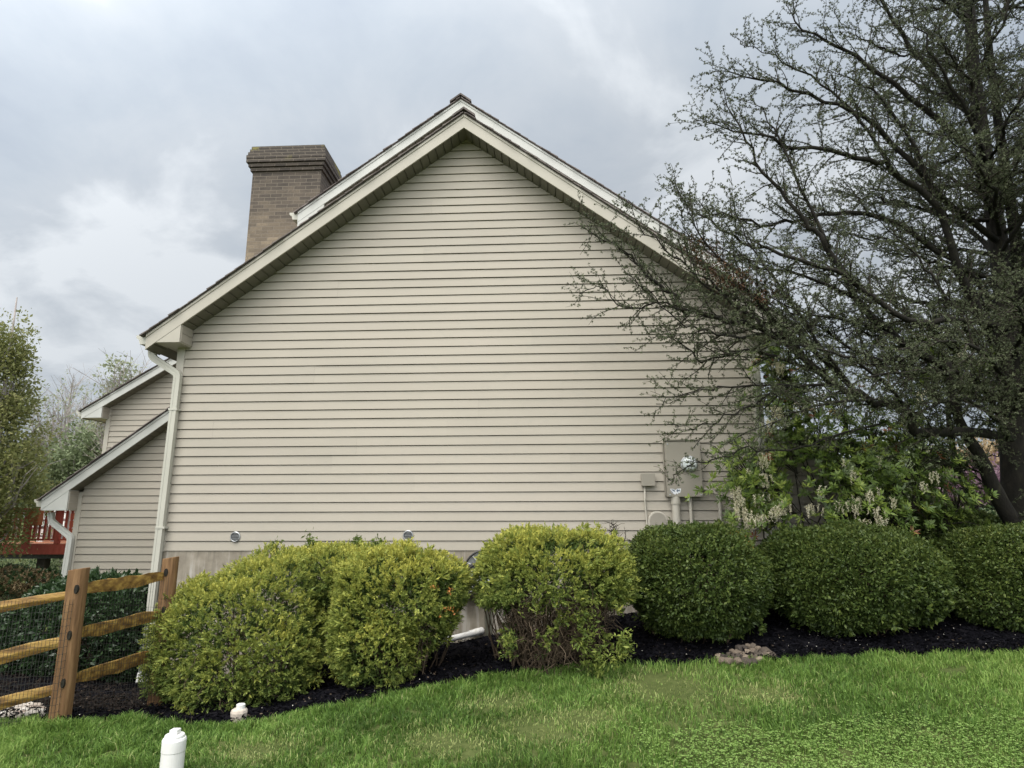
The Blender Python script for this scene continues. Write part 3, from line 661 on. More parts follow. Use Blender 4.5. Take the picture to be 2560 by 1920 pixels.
# ------------------------------------------------------------------ lawn fittings
pc = at(437, 1840, 4.2); pz = pc[2]; gzv = float(gz(pc[0], pc[1]))
cp = thing('cleanout_pipe', 'white plastic cleanout pipe with a square topped cap standing in the lawn', 'pipe', (pc[0], pc[1], gzv))
b = MB(); b.tube([(pc[0], pc[1], gzv-.2), (pc[0], pc[1], pz-.1)], .060, 28); b.build('pipe', PVC, cp)
b = MB(); b.lathe((pc[0], pc[1], pz), [(.067, -.215), (.067, -.085), (.069, -.083), (.069, -.02), (.064, -.008), (.05, -.004)], 32); b.build('collar', PVC, cp, bevel=.003)
b = MB(); b.lathe((pc[0], pc[1], pz-.004), [(.058, 0), (.056, .012), (.052, .016)], 32); b.box(pc[0]-.024, pc[0]+.024, pc[1]-.024, pc[1]+.024, pz+.0125, pz+.04); b.build('plug', PVC, cp, bevel=.003)
wc = at(596, 1808, 5.35); wz = float(gz(wc[0], wc[1]))+.03
st = thing('pipe_stub', 'short cracked white pipe stub poking out of mulch below the first golden shrub', 'pipe', (wc[0], wc[1], wz))
b = MB(); bb = random.Random(2)
b.lathe((wc[0], wc[1], wz), [(.058, -.1), (.062, .02), (.066, .055), (.06, .072), (.05, .082), (.02, .084)], 9); b.build('stub_body', PALESTONE, st, bevel=.006)
b = MB(); b.lathe((wc[0]+.008, wc[1], wz+.082), [(.034, 0), (.034, .03), (.028, .034)], 20); b.build('stub_cap', PVC, st)

# ------------------------------------------------------------------ fence
fence = thing('split_rail_fence', 'brown split rail fence with yellowish rails and black wire mesh', 'fence', (-3.7, 5.1, -1.5))
Pz = {0: (np.array([-6.3, 4.72]), 0), 1: (None, 0), 2: (None, 0)}
def vert_post(pxt, pyt, Y, zb, r_):
    t = at(pxt, pyt, Y); rs = random.Random(int(pxt))
    b = MB(); n = 14; zs = np.linspace(zb-.3, t[2], 12); vs_ = []
    ph = [1+rs.uniform(-.05, .05) for _ in range(n)]
    for i, z in enumerate(zs):
        for j in range(n):
            an = 2*math.pi*j/n; sq = 1/(max(abs(math.cos(an)), abs(math.sin(an)))**.45)
            rr = r_*ph[j]*sq*.93*(1+.015*math.sin(z*5+j)) if i < 11 else r_*ph[j]*sq*.93
            vs_.append((t[0]+rr*math.cos(an), Y+rr*.85*math.sin(an), z+(.012*math.cos(an) if i == 11 else 0)))
    fs = [(i*n+j, i*n+(j+1) % n, (i+1)*n+(j+1) % n, (i+1)*n+j) for i in range(11) for j in range(n)]+[tuple(range(n-1, -1, -1)), tuple(range(11*n, 12*n))]
    b.add(vs_, fs); o = b.build('fence_post', POSTWOOD, fence, bevel=.006); return o, t
Y1, Y2 = 5.1, 6.0
post1, t1 = vert_post(199, 1422, Y1, -1.5, .078)
post2, t2 = vert_post(428, 1394, Y2, -1.7, .075)
X0, Y0_ = -6.3, 4.75
zt0 = t1[2]+.02
b = MB(); b.tube([(X0, Y0_, -1.9), (X0, Y0_, zt0)], .08, 12); b.build('fence_post', POSTWOOD, fence)
def rail(pa, pb, h, d, seed):
    rs = random.Random(seed); n = 9; vs_ = []; A, B = np.array(pa, float), np.array(pb, float)
    for i in range(n):
        t = i/(n-1); p = A+(B-A)*t; p = p+np.array([0, rs.uniform(-.006, .006), rs.uniform(-.007, .007)])
        tp = .62 if i in (0, n-1) else .85 if i in (1, n-2) else 1.0
        hh, dd = h*tp*rs.uniform(.92, 1.08), d*tp*rs.uniform(.9, 1.1)
        tilt = rs.uniform(-.15, .15)+.3
        for a_, s_ in ((.5, 1), (1.9, .9), (3.0, .8), (4.1, 1.05), (5.4, .95)):
            vs_.append((p[0], p[1]+dd*.62*s_*math.cos(a_+tilt), p[2]+hh*.62*s_*math.sin(a_+tilt)))
    m = 5; fs = [(i*m+j, i*m+(j+1) % m, (i+1)*m+(j+1) % m, (i+1)*m+j) for i in range(n-1) for j in range(m)]+[tuple(range(m-1, -1, -1)), tuple(range((n-1)*m, n*m))]
    b = MB(); b.add(vs_, fs); return b.build('rail', WOOD, fence, bevel=.004)
lp = [((0, 1514), (193, 1480)), ((0, 1641), (176, 1594)), ((0, 1755), (160, 1713))]
rp = [((214, 1472), (421, 1438)), ((200, 1583), (415, 1532)), ((186, 1697), (405, 1630))]
sl0 = (Y1-Y0_)/(t1[0]-X0)
b = MB()
for k, (a_, c_) in enumerate(lp):
    pb = at(*c_, Y1-.01); ya = Y1+sl0*(-4.25-t1[0]); pa = at(*a_, ya-.01)
    pa2 = pb+(pa-pb)*((X0-pb[0])/(pa[0]-pb[0]))
    rail(pa2, pb+np.array([.03, 0, 0]), .105 if k else .09, .07, 10+k)
    b = MB(); b.prism([(pb[0]+.030+.014*math.cos(a_2), pb[2]+.026+.034*math.sin(a_2)) for a_2 in np.linspace(0, 6.28, 13)[:-1]], Y1-.0735, Y1-.03); b.build('post_slot', BARK, fence)
for k, (a_, c_) in enumerate(rp):
    pa, pb = at(*a_, Y1+.01), at(*c_, Y2)
    rail(pa-np.array([.03, 0, 0]), pb, .10, .07, 20+k)
    b = MB(); b.prism([(pb[0]+.012+.018*math.cos(a_2), pb[2]+.03+.035*math.sin(a_2)) for a_2 in np.linspace(0, 6.28, 13)[:-1]], Y2-.0705, Y2-.03); b.build('post_slot', BARK, fence)
# welded wire mesh stapled to the near side
V = []
def wires(xa, ya, xb_, yb2, za, zb_, zta, ztb):
    n = int(math.hypot(xb_-xa, yb2-ya)/.0262); b = MB()
    for i in range(n+1):
        t = i/n; x, y = xa+(xb_-xa)*t, ya+(yb2-ya)*t
        z0 = float(gz(x, y))+.0; z1 = zta+(ztb-zta)*t; wob = .004*math.sin(i*1.7)
        b.tube([(x, y, z0), (x+wob, y-.004, (z0+z1)/2), (x, y, z1)], 0.0017, 3, cap=False)
    for z in np.arange(.05, 1.2, .051):
        pa = [(xa+(xb_-xa)*t, ya+(yb2-ya)*t, float(gz(xa+(xb_-xa)*t, ya+(yb2-ya)*t))+z+.003*math.sin(t*30)) for t in np.linspace(0, 1, 14)]
        if all(p[2] < zta+(ztb-zta)*k/13+.005 for k, p in enumerate(pa)): b.tube(pa, .0013, 3, cap=False)
    return b
mt1, mt2 = at(190, 1500, Y1-.1)[2], at(440, 1444, Y2-.1)[2]
wires(X0, Y0_-.09, t1[0]+.02, Y1-.09, 0, 0, mt1, mt1).build('wire_mesh', WIRE, fence)
wires(t1[0]+.02, Y1-.09, t2[0]+.05, Y2-.09, 0, 0, mt1, mt2).build('wire_mesh', WIRE, fence)

# ------------------------------------------------------------------ stones
def stone_mesh(rs, flat_=.7):
    import bmesh
    bm = bmesh.new(); bmesh.ops.create_icosphere(bm, subdivisions=2, radius=1)
    ax = [Vector((rs.gauss(0, 1), rs.gauss(0, 1), rs.gauss(0, 1))).normalized() for _ in range(9)]; cut = [rs.uniform(.62, .95) for _ in ax]
    for v in bm.verts:
        for a_, c_ in zip(ax, cut):
            d_ = v.co.dot(a_)
            if d_ > c_: v.co -= a_*(d_-c_)
    me = bpy.data.meshes.new('stone'); bm.to_mesh(me); bm.free(); return me
srs = random.Random(5)
def stones(items, m, label, group):
    for (x, y, z, sx_, sy_, sz_) in items:
        me = stone_mesh(srs); me.materials.append(m)
        a = me.attributes.new('rnd', 'FLOAT', 'FACE'); a.data.foreach_set('value', np.full(len(me.polygons), srs.random(), np.float32))
        o = link('stone', me); o.location = (x, y, z); o.scale = (sx_, sy_, sz_)
        o.rotation_euler = (srs.uniform(-.35, .35), srs.uniform(-.35, .35), srs.uniform(0, 6.3)); tag(o, label, 'stone', group)
items = []
c = ground_at(1865, 1648)
PX = [(1797,1652),(1812,1655),(1806,1663),(1822,1664),(1828,1650),(1838,1654),(1832,1640),(1846,1642),(1848,1655),(1858,1648),(1862,1657),(1868,1640),(1875,1650),(1880,1638),(1886,1655),(1894,1645),(1902,1652),(1899,1660),(1884,1664),(1866,1666),(1848,1665),(1908,1640),(1915,1650),(1922,1648),(1931,1650),(1872,1628),(1862,1630),(1850,1633),(1884,1627),(1895,1634),(1918,1640),(1840,1647)]
for px, py in PX:
    lift = max(0, (1652-py))*.0022
    g = ground_at(px, min(py+lift*260, 1668)); s_ = srs.uniform(.032, .05)
    items.append((g[0], g[1], gz(g[0], g[1])+.035+lift, s_*1.15, s_, s_*.8))
stones(items, STONE, 'brown and tan stone in the small pile on black mulch by the lawn edge', 'stones in the pile under the dark hedge')
items = []
for px, py in [(6,1800),(16,1788),(28,1796),(36,1780),(40,1790),(50,1800),(54,1786),(64,1793),(74,1783),(82,1795),(92,1786),(100,1793),(20,1806),(60,1804),(88,1802),(-14,1796),(-30,1802)]:
    g = ground_at(px, py); s_ = srs.uniform(.045, .075); items.append((g[0], g[1], gz(g[0], g[1])+.04, s_*1.35, s_, s_*.55))
stones(items, PALESTONE, 'pale flat stone in the heap on mulch behind the fence at the left', 'pale stones behind the rail fence')

# ------------------------------------------------------------------ shrubs
class Lobes:
    """union of ellipsoids; each lobe: pixel centre, depth, pixel half sizes, half depth in metres"""
    def __init__(s, L):
        s.c = []; s.r = []
        for px, py, Y, rx, ry, rd in L:
            c = at(px, py, Y); dep = float(c@CW); k = dep/F
            s.c.append(c); s.r.append((rx*k, rd, ry*k*1.03))
        s.c = np.array(s.c); s.r = np.array(s.r)
    def sample(s, n, shell=(.93, 1.03), lump=.10, lsc=3.2, seed=0, zmin=-.05):
        a = (s.r[:, 0]*s.r[:, 1]+s.r[:, 1]*s.r[:, 2]+s.r[:, 0]*s.r[:, 2]); a = a/a.sum()
        k = RNG.choice(len(a), n, p=a); d = unit(RNG.normal(size=(n, 3)))
        base = s.c[k]+d*s.r[k]
        f = 1+lump*(vnoise(base+seed*7.3, lsc)-.5)*2+lump*.55*(vnoise(base+seed*3.1+9, lsc*3.1)-.5)*2+lump*.35*(vnoise(base+seed*1.7+4, lsc*6.3)-.5)*2
        sh = RNG.uniform(shell[0], shell[1], n)
        p = s.c[k]+d*s.r[k]*(f*sh)[:, None]
        nr = unit(d/s.r[k])
        ok = np.ones(n, bool)
        for i in range(len(s.c)):
            q = (((p-s.c[i])/s.r[i])**2).sum(-1)
            ok &= ~((q < .80*shell[0]**2) & (k != i))
        ok &= p[:, 2] > gz(p[:, 0], p[:, 1])-zmin
        return p[ok], nr[ok]
def clumps(P, Nn, per, spread, L, Wd, up=.25, jitter=.02):
    n = len(P); i = np.repeat(np.arange(n), per)
    ax = unit(Nn+np.array([0, 0, up])+RNG.normal(size=(n, 3))*.35)
    d = unit(ax[i]+RNG.normal(size=(n*per, 3))*spread)
    p = P[i]+RNG.normal(size=(n*per, 3))*jitter
    sz = np.repeat(RNG.uniform(.6, 1.4, n), per)
    return leaf_blocks(p, d, L*sz*RNG.uniform(.7, 1.2, n*per), Wd*sz*RNG.uniform(.8, 1.2, n*per), .12), i
def fans(P, Nn, up=.2, ax_l=(.036, .062)):
    """feathery sprays: leaflets set along both sides of a short axis"""
    n = len(P); k = 13; i = np.repeat(np.arange(n), k)
    ax = unit(Nn+np.array([0, 0, up])+RNG.normal(size=(n, 3))*.38); L = RNG.uniform(*ax_l, n)
    sd = unit(np.cross(ax, RNG.normal(size=(n, 3)))); t = np.tile(np.linspace(.05, 1, k), n)
    sg = np.tile(np.array([1, -1]*7)[:k], n); sg = np.where(t > .97, 0, sg)
    p = P[i]+ax[i]*(L[i]*t)[:, None]
    d = unit(ax[i]*.85+sd[i]*(sg*(.95-.4*t))[:, None]+RNG.normal(size=(n*k, 3))*.28)
    return leaf_blocks(p, d, L[i]*.52*RNG.uniform(.8, 1.2, n*k), L[i]*.21*RNG.uniform(.8, 1.2, n*k), .1), i, t
def shrub(name, label, cat, L, kind, n, seed, group=None, keep=None, dead=0, warm=0.0):
    lb = Lobes(L); c0 = lb.c[:, :2].mean(0); zg = float(gz(c0[0], c0[1]))
    t = thing(name, label, cat, (c0[0], c0[1], zg), group)
    if kind == 'juniper':
        P, Nn = lb.sample(int(n*1.15), (.88, 1.02), .15, 3.4, seed)
        P2_, N2_ = lb.sample(n//3, (.68, .86), .10, 3.4, seed)
        m, per, spread, ln, wd = JUNIPER, 9, .55, .042, .0135
    else:
        P, Nn = lb.sample(n, (.93, 1.025), .07, 3.0, seed)
        P2_, N2_ = lb.sample(n//2, (.78, .92), .07, 3.0, seed)
        m, per, spread, ln, wd = (YEW if kind == 'yew' else LAUREL), 6, .75, (.034 if kind == 'yew' else .055), (.016 if kind == 'yew' else .025)
    if kind == 'yew':       # the skirts are bare and uneven just above the mulch
        def skirt(Q, q_): return Q[:, 2] > gz(Q[:, 0], Q[:, 1])+q_+.14*vnoise(Q+seed, 4.5)
        k1 = skirt(P, .03) & (vnoise(P+seed*2.0, 8) > .2); P, Nn = P[k1], Nn[k1]; k2 = skirt(P2_, .03); P2_, N2_ = P2_[k2], N2_[k2]
    if kind == 'juniper':
        kk = vnoise(P+seed, 9.5) > .34; P, Nn = P[kk], Nn[kk]
    if keep is not None:
        k1 = keep(P); P, Nn = P[k1], Nn[k1]; k2 = keep(P2_); P2_, N2_ = P2_[k2], N2_[k2]
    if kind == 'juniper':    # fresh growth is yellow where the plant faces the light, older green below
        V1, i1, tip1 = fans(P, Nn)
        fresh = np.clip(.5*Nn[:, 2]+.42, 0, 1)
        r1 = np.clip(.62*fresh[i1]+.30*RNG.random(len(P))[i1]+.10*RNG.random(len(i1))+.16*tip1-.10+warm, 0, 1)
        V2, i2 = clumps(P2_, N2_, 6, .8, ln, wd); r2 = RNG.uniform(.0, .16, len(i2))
    else:
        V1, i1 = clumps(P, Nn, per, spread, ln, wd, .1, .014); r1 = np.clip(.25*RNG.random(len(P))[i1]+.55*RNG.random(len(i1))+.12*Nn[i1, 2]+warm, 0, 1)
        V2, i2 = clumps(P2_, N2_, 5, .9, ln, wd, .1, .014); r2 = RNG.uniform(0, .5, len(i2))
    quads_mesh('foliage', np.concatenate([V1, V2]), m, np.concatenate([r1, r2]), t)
    # stray shoots past the clipped outline
    Ps, Ns = lb.sample(420, (1.0, 1.09), .1, 3, seed+5)
    Ps = Ps[keep(Ps)] if keep is not None else Ps; Ns = Ns[:len(Ps)]
    Vs, i_s = (clumps(Ps, unit(Ps-lb.c.mean(0)), 9, .5, ln*1.25, wd*1.15, .3, .01)); quads_mesh('shoots', Vs, m, RNG.uniform(.35, .8, len(i_s)), t)
    # stems from the base out to the shell
    b = MB(); rs = random.Random(seed)
    Q, QN = lb.sample(260+dead, (.72, .95), .05, 3, seed)
    if keep is not None and kind == 'juniper' and not dead: Q = Q[keep(Q)]
    for q in Q[:100+dead]:
        base = Vector((c0[0]+rs.gauss(0, .12)+(q[0]-c0[0])*.35, c0[1]+rs.gauss(0, .1)+(q[1]-c0[1])*.35, zg-.02)); e = Vector(q)
        mid = base.lerp(e, .5)+Vector((rs.gauss(0, .05), rs.gauss(0, .05), rs.gauss(.0, .05)))
        b.tube([base, base.lerp(mid, .55)+Vector((rs.gauss(0, .02), rs.gauss(0, .02), 0)), mid, e], [.009, .007, .005, .0025], 4, rs.random(), cap=False)
    b.build('stems', DEADTWIG, t)
    return t, lb
def dead_twigs(t, pts, n_each=1, ln=.12, seed=1, m=DEADTWIG):
    rs = random.Random(seed); b = MB()
    for p in pts:
        p = Vector(p)
        for _ in range(n_each):
            d = Vector((rs.gauss(0, .7), rs.gauss(-.35, .5), rs.gauss(-.1, .7))).normalized(); q = p.copy(); path = [q.copy()]
            for _k in range(4):
                d = (d+Vector((rs.gauss(0, .45), rs.gauss(0, .4), rs.gauss(0, .45)))).normalized(); q = q+d*(ln*rs.uniform(.2, .4)); path.append(q.copy())
            b.tube(path, [.0035, .003, .0026, .002, .0014], 3, rs.random(), cap=False)
    b.build('dead_twigs', m, t)['kind'] = 'stuff'
GRP = 'golden juniper shrubs along the wall'
L1 = [(615,1615,6.15,200,158,.62),(480,1610,6.2,92,138,.42),(712,1545,6.3,84,140,.48),(570,1692,5.85,130,98,.36),(690,1665,5.95,84,100,.36),(725,1482,6.75,172,100,.5),(565,1532,6.5,122,82,.45),(860,1432,6.95,118,70,.35),(815,1428,6.9,110,60,.4),(838,1445,6.6,82,68,.4),(650,1500,6.4,110,90,.4)]
j1, lb1 = shrub('juniper_shrub', 'largest golden green juniper, leftmost beside the fence, sloping down to the left', 'shrub', L1, 'juniper', 20000, 1, GRP,
    keep=lambda P: ~((vnoise(P, 2.6) > .84)))
L2 = [(985,1512,6.3,150,132,.6),(950,1612,6.05,108,113,.42),(1052,1466,6.35,95,80,.45),(903,1550,6.15,66,135,.42),(945,1448,6.6,122,72,.45),(1122,1462,6.3,42,52,.3)]
hole2 = at(1085, 1640, 6.0)
j2, lb2 = shrub('juniper_shrub', 'brightest yellow juniper, second from the fence, with a few dry orange leaves', 'shrub', L2, 'juniper', 14000, 2, GRP,
    keep=lambda P: ~((P[:, 0] > hole2[0]-.03+1.15*(P[:, 2]-at(1100, 1650, 6)[2])) & (P[:, 2] < at(1100, 1520, 6)[2])) , warm=.06)
L3 = [(1388,1456,6.35,178,118,.62),(1308,1428,6.4,98,94,.45),(1470,1436,6.4,100,106,.48),(1388,1570,6.25,150,105,.45),(1236,1448,6.4,40,66,.3)]
zc3 = at(1385, 1505, 6.0)[2]
def keep3(P):
    low = P[:, 2] < zc3+.10*(vnoise(P, 5)-.5)*2
    return ~low | (vnoise(P+3, 6.0) > .78)
j3, lb3 = shrub('juniper_shrub', 'juniper with a bare brown twiggy lower half, between hose hanger and dark hedge', 'shrub', L3, 'juniper', 14000, 3, GRP, keep=keep3, dead=110)
Pd, _ = lb3.sample(5200, (.62, .98), .06, 3, 3); Pd = Pd[Pd[:, 2] < zc3+.05]
dead_twigs(j3, Pd[:1700], 1, .14, 4)
Pd, _ = lb2.sample(3500, (.6, .98), .06, 3, 2); Pd = Pd[(Pd[:, 0] > hole2[0]-.2) & (Pd[:, 2] < at(1100, 1545, 6)[2])]
dead_twigs(j2, Pd[:330], 1, .14, 5)
Pd, _ = lb1.sample(2500, (.85, 1.0), .06, 3, 1); Pd = Pd[(Pd[:, 2] < at(600, 1640, 6)[2])]
dead_twigs(j1, Pd[:160], 1, .12, 6)
# fringe of green sprays hanging low on the third shrub
def sprays(t, pxs, Y, n, m, ln=.045, wd=.014, r0=.2, r1=.6, rad=.09):
    Ps = np.concatenate([at(px, py, Y)+RNG.normal(size=(n, 3))*rad*np.array([1, .6, 1]) for px, py in pxs])
    V, i = clumps(Ps, unit(RNG.normal(size=Ps.shape)*.5+np.array([0, -.8, -.1])), 8, .6, ln, wd, 0)
    quads_mesh('sprays', V, m, RNG.uniform(r0, r1, len(i)), t)
sprays(j3, [(1500,1640),(1560,1610),(1480,1660),(1545,1635),(1460,1600),(1275,1600),(1450,1520),(1470,1560),(1340,1510)], 5.85, 20, JUNIPER, rad=.05)
sprays(j1, [(690,1352+18),(776,1356)], 6.9, 14, JUNIPER, rad=.025, r0=.1, r1=.4)
sprays(j1, [(895,1352),(950,1358)], 6.9, 12, JUNIPER, rad=.02, r0=.1, r1=.4)
dead_twigs(j3, [at(1528+dx_2, 1335+dy_2, 6.6) for dx_2, dy_2 in [(0,0),(4,-10),(-3,-18),(2,-24),(8,-16),(30,20),(36,12),(40,28),(12,5),(20,14)]], 5, .1, 9, TWIG)
sp = np.array([at(px, py, 5.75) for px, py in [(1128,1468),(1124,1476),(1120,1482),(1122,1518),(1132,1524),(1112,1520),(1140,1528),(1098,1545),(1090,1467),(1082,1464)]])
ip = np.repeat(np.arange(len(sp)), 4)
quads_mesh('dry_leaves', leaf_blocks(sp[ip]+RNG.normal(size=(len(ip), 3))*.012, RNG.normal(size=(len(ip), 3)), .028, .013), ORANGE, RNG.random(len(ip)), j2)
GRD = 'dark clipped hedge shrubs'
d1, _ = shrub('hedge_shrub', 'rounded dark green clipped shrub right of the brown twiggy juniper, below the meter', 'shrub',
    [(1740,1455,6.85,162,136,.68),(1660,1430,6.9,90,100,.5),(1808,1450,6.95,92,128,.55),(1738,1518,6.75,112,80,.45)], 'yew', 17000, 4, GRD)
d2, _ = shrub('hedge_shrub', 'broad dark green clipped shrub above the stone pile, middle of the dark hedge', 'shrub',
    [(2120,1446,7.0,212,126,.72),(1992,1430,7.05,88,98,.52),(2242,1444,7.05,96,112,.55),(2100,1500,6.85,140,80,.48)], 'yew', 20500, 5, GRD)
d3, _ = shrub('hedge_shrub', 'dark clipped shrub with loose olive lower leaves at the right end of the hedge', 'shrub',
    [(2540,1440,7.1,182,118,.75),(2430,1418,7.15,74,88,.48),(2680,1430,7.1,190,120,.8),(2500,1500,6.9,110,70,.45)], 'yew', 19000, 6, GRD, warm=.05)
sp = np.array([at(px+random.gauss(0, 9), py+random.gauss(0, 7), 6.55) for px, py in [(1845,1340),(1862,1352),(1872,1365),(1830,1336)] for _ in range(4)])
quads_mesh('dry_leaves', leaf_blocks(sp, RNG.normal(size=(len(sp), 3)), .035, .018), ORANGE, RNG.random(len(sp)), d1)
lau, _ = shrub('laurel_shrub', 'dark glossy broadleaf shrub behind the rail fence below the grey wing', 'shrub',
    [(215,1580,7.9,165,130,.6),(90,1610,7.9,95,110,.5),(320,1575,8.0,95,125,.5),(240,1500,8.1,135,55,.45)], 'laurel', 9000, 7)
rb, _ = shrub('barberry_shrub', 'small red leaved shrub behind the fence at the left edge', 'shrub', [(-5,1575,8.2,38,55,.3),(-60,1590,8.2,50,50,.3)], 'laurel', 900, 8)
REDLEAF = leafmat('red barberry leaves', [(.2, (.10, .022, .018)), (.8, (.22, .06, .04))], 3, .3, .2)
rb.children[0].data.materials[0] = REDLEAF

# ------------------------------------------------------------------ pieris with hanging cream flowers
def pieris():
    t = thing('flowering_shrub', 'tall green pieris shrub with hanging cream flower clusters by the house corner', 'shrub', tuple(ground_at(2100, 1560)*0+np.array([3.4, 7.6, -.95])))
    base = Vector((3.45, 7.75, -.97)); rs = random.Random(3); b = MB(); tips = []
    reg = [(1850,1160,7.35,6),(1860,1230,7.3,6),(1900,1190,7.35,7),(1930,1250,7.3,7),(1965,1130,7.4,4),(1940,1010,7.5,9),(1955,930,7.55,8),(1925,890,7.5,4),(1990,1090,7.5,6),(1985,970,7.6,6),(2030,1080,7.5,7),
           (2090,1180,7.4,5),(2090,1130,7.5,8),(2150,1210,7.35,9),(2170,1120,7.5,9),(2230,1180,7.4,9),(2250,1080,7.5,8),(2180,1040,7.6,7),(2100,1010,7.6,6),(2300,1240,7.4,8),(2330,1150,7.5,6),(2220,1270,7.3,8),
           (2120,1275,7.3,6),(2370,1270,7.4,6),(2400,1220,7.5,5),(2280,980,7.7,6),(2360,920,7.8,6),(2440,940,7.8,5),(1905,1285,7.3,4),(2300,860,7.9,3),(2010,960,7.6,4)]
    P, Dn = [], []
    for px, py, Y, k in reg:
        for _ in range(k*4):
            e = at(px+rs.gauss(0, 32), py+rs.gauss(0, 30), Y+rs.gauss(0, .16)); P.append(e)
            d = Vector(e)-base; d.z = abs(d.z)*.4+.35; d.y -= .5; Dn.append(d.normalized())
        e = Vector(at(px, py, Y)); st = base+Vector((rs.gauss(.1, .55), rs.gauss(0, .12), 0)); mid = st.lerp(e, .55)+Vector((rs.gauss(0, .12), rs.gauss(0, .1), rs.gauss(.1, .1)))
        pth = [st, st.lerp(mid, .5), mid, mid.lerp(e, .5)+Vector((rs.gauss(0, .03), 0, rs.gauss(0, .03))), e]; b.tube(pth, [.010, .009, .0075, .006, .004], 6, cap=False)
        for q in P[-k*4:]:
            b.tube([mid.lerp(e, .6), (mid.lerp(e, .8)+Vector(q))*.5, q], [.006, .004, .003], 4, cap=False)
    b.build('branches', TWIG, t)
    P = np.array(P); Dn = np.array([tuple(d) for d in Dn]); P = np.concatenate([P, P+RNG.normal(size=P.shape)*.05, P+RNG.normal(size=P.shape)*.07]); Dn = np.concatenate([Dn]*3)
    per = 11; i = np.repeat(np.arange(len(P)), per); ax = unit(Dn+RNG.normal(size=P.shape)*.3)
    d = unit(ax[i]*.35+unit(np.cross(ax[i], RNG.normal(size=(len(i), 3))))*1.0)
    V = leaf_blocks(P[i]+ax[i]*RNG.uniform(-.015, .015, len(i))[:, None], d, RNG.uniform(.05, .09, len(i)), RNG.uniform(.016, .024, len(i)), -.06, roll=ax[i]+RNG.normal(size=(len(i), 3))*.2)
    tone = RNG.random(len(P))**1.3*.82; red = RNG.random(len(P)) < .022; tone[red] = 1.25
    quads_mesh('foliage', V, PIERIS, np.clip(tone[i]+RNG.uniform(-.15, .15, len(i)), 0, 1.3), t)
    fl = [(1840,1240,3),(1852,1290,4),(1880,1315,4),(1900,1310,3),(1893,1258,3),(1912,1208,3),(1905,1160,2),(1945,1285,2),(1960,1280,4),(1930,1290,2),(2025,1285,3),(2045,1280,1),(2052,1240,2),(2110,1270,4),(2130,1280,3),(2145,1262,3),(2170,1250,3),(2176,1240,2),(2190,1290,4),(2160,1318,4),(2200,1315,4),(2225,1265,2),(2138,1200,2),(2110,1165,1),(2330,1200,2),(1940,1040,3),(1925,1070,3),(1945,930,3),(1990,1030,2),(1870,1195,2),(2205,1160,1),(2310,1225,2),(2415,900,2),(2300,1000,2),(1848,1265,2)]
    B, BL = [], []
    for px, py, k in fl:
        for _ in range(k*(5 if px < 1970 else 2)):
            o = at(px+rs.gauss(0, 9), py-22+rs.gauss(0, 4), 7.12+rs.gauss(0, .05)); L = rs.uniform(.08, .15); sw = np.array([rs.gauss(0, .12), rs.gauss(0, .1), -1])
            for s in np.arange(.01, L, .0075):
                B.append(o+sw*s+np.array([rs.gauss(0, .006), rs.gauss(0, .006), 0])); BL.append(1-.4*s/L)
    B = np.array(B); i = np.repeat(np.arange(len(B)), 3)
    d = unit(RNG.normal(size=(len(i), 3))*.7+np.array([0, 0, -.9])); bl = np.array(BL)[i]
    quads_mesh('flower_clusters', leaf_blocks(B[i], d, .017*bl, .012*bl), FLOWER, RNG.random(len(i)), t)
pieris()

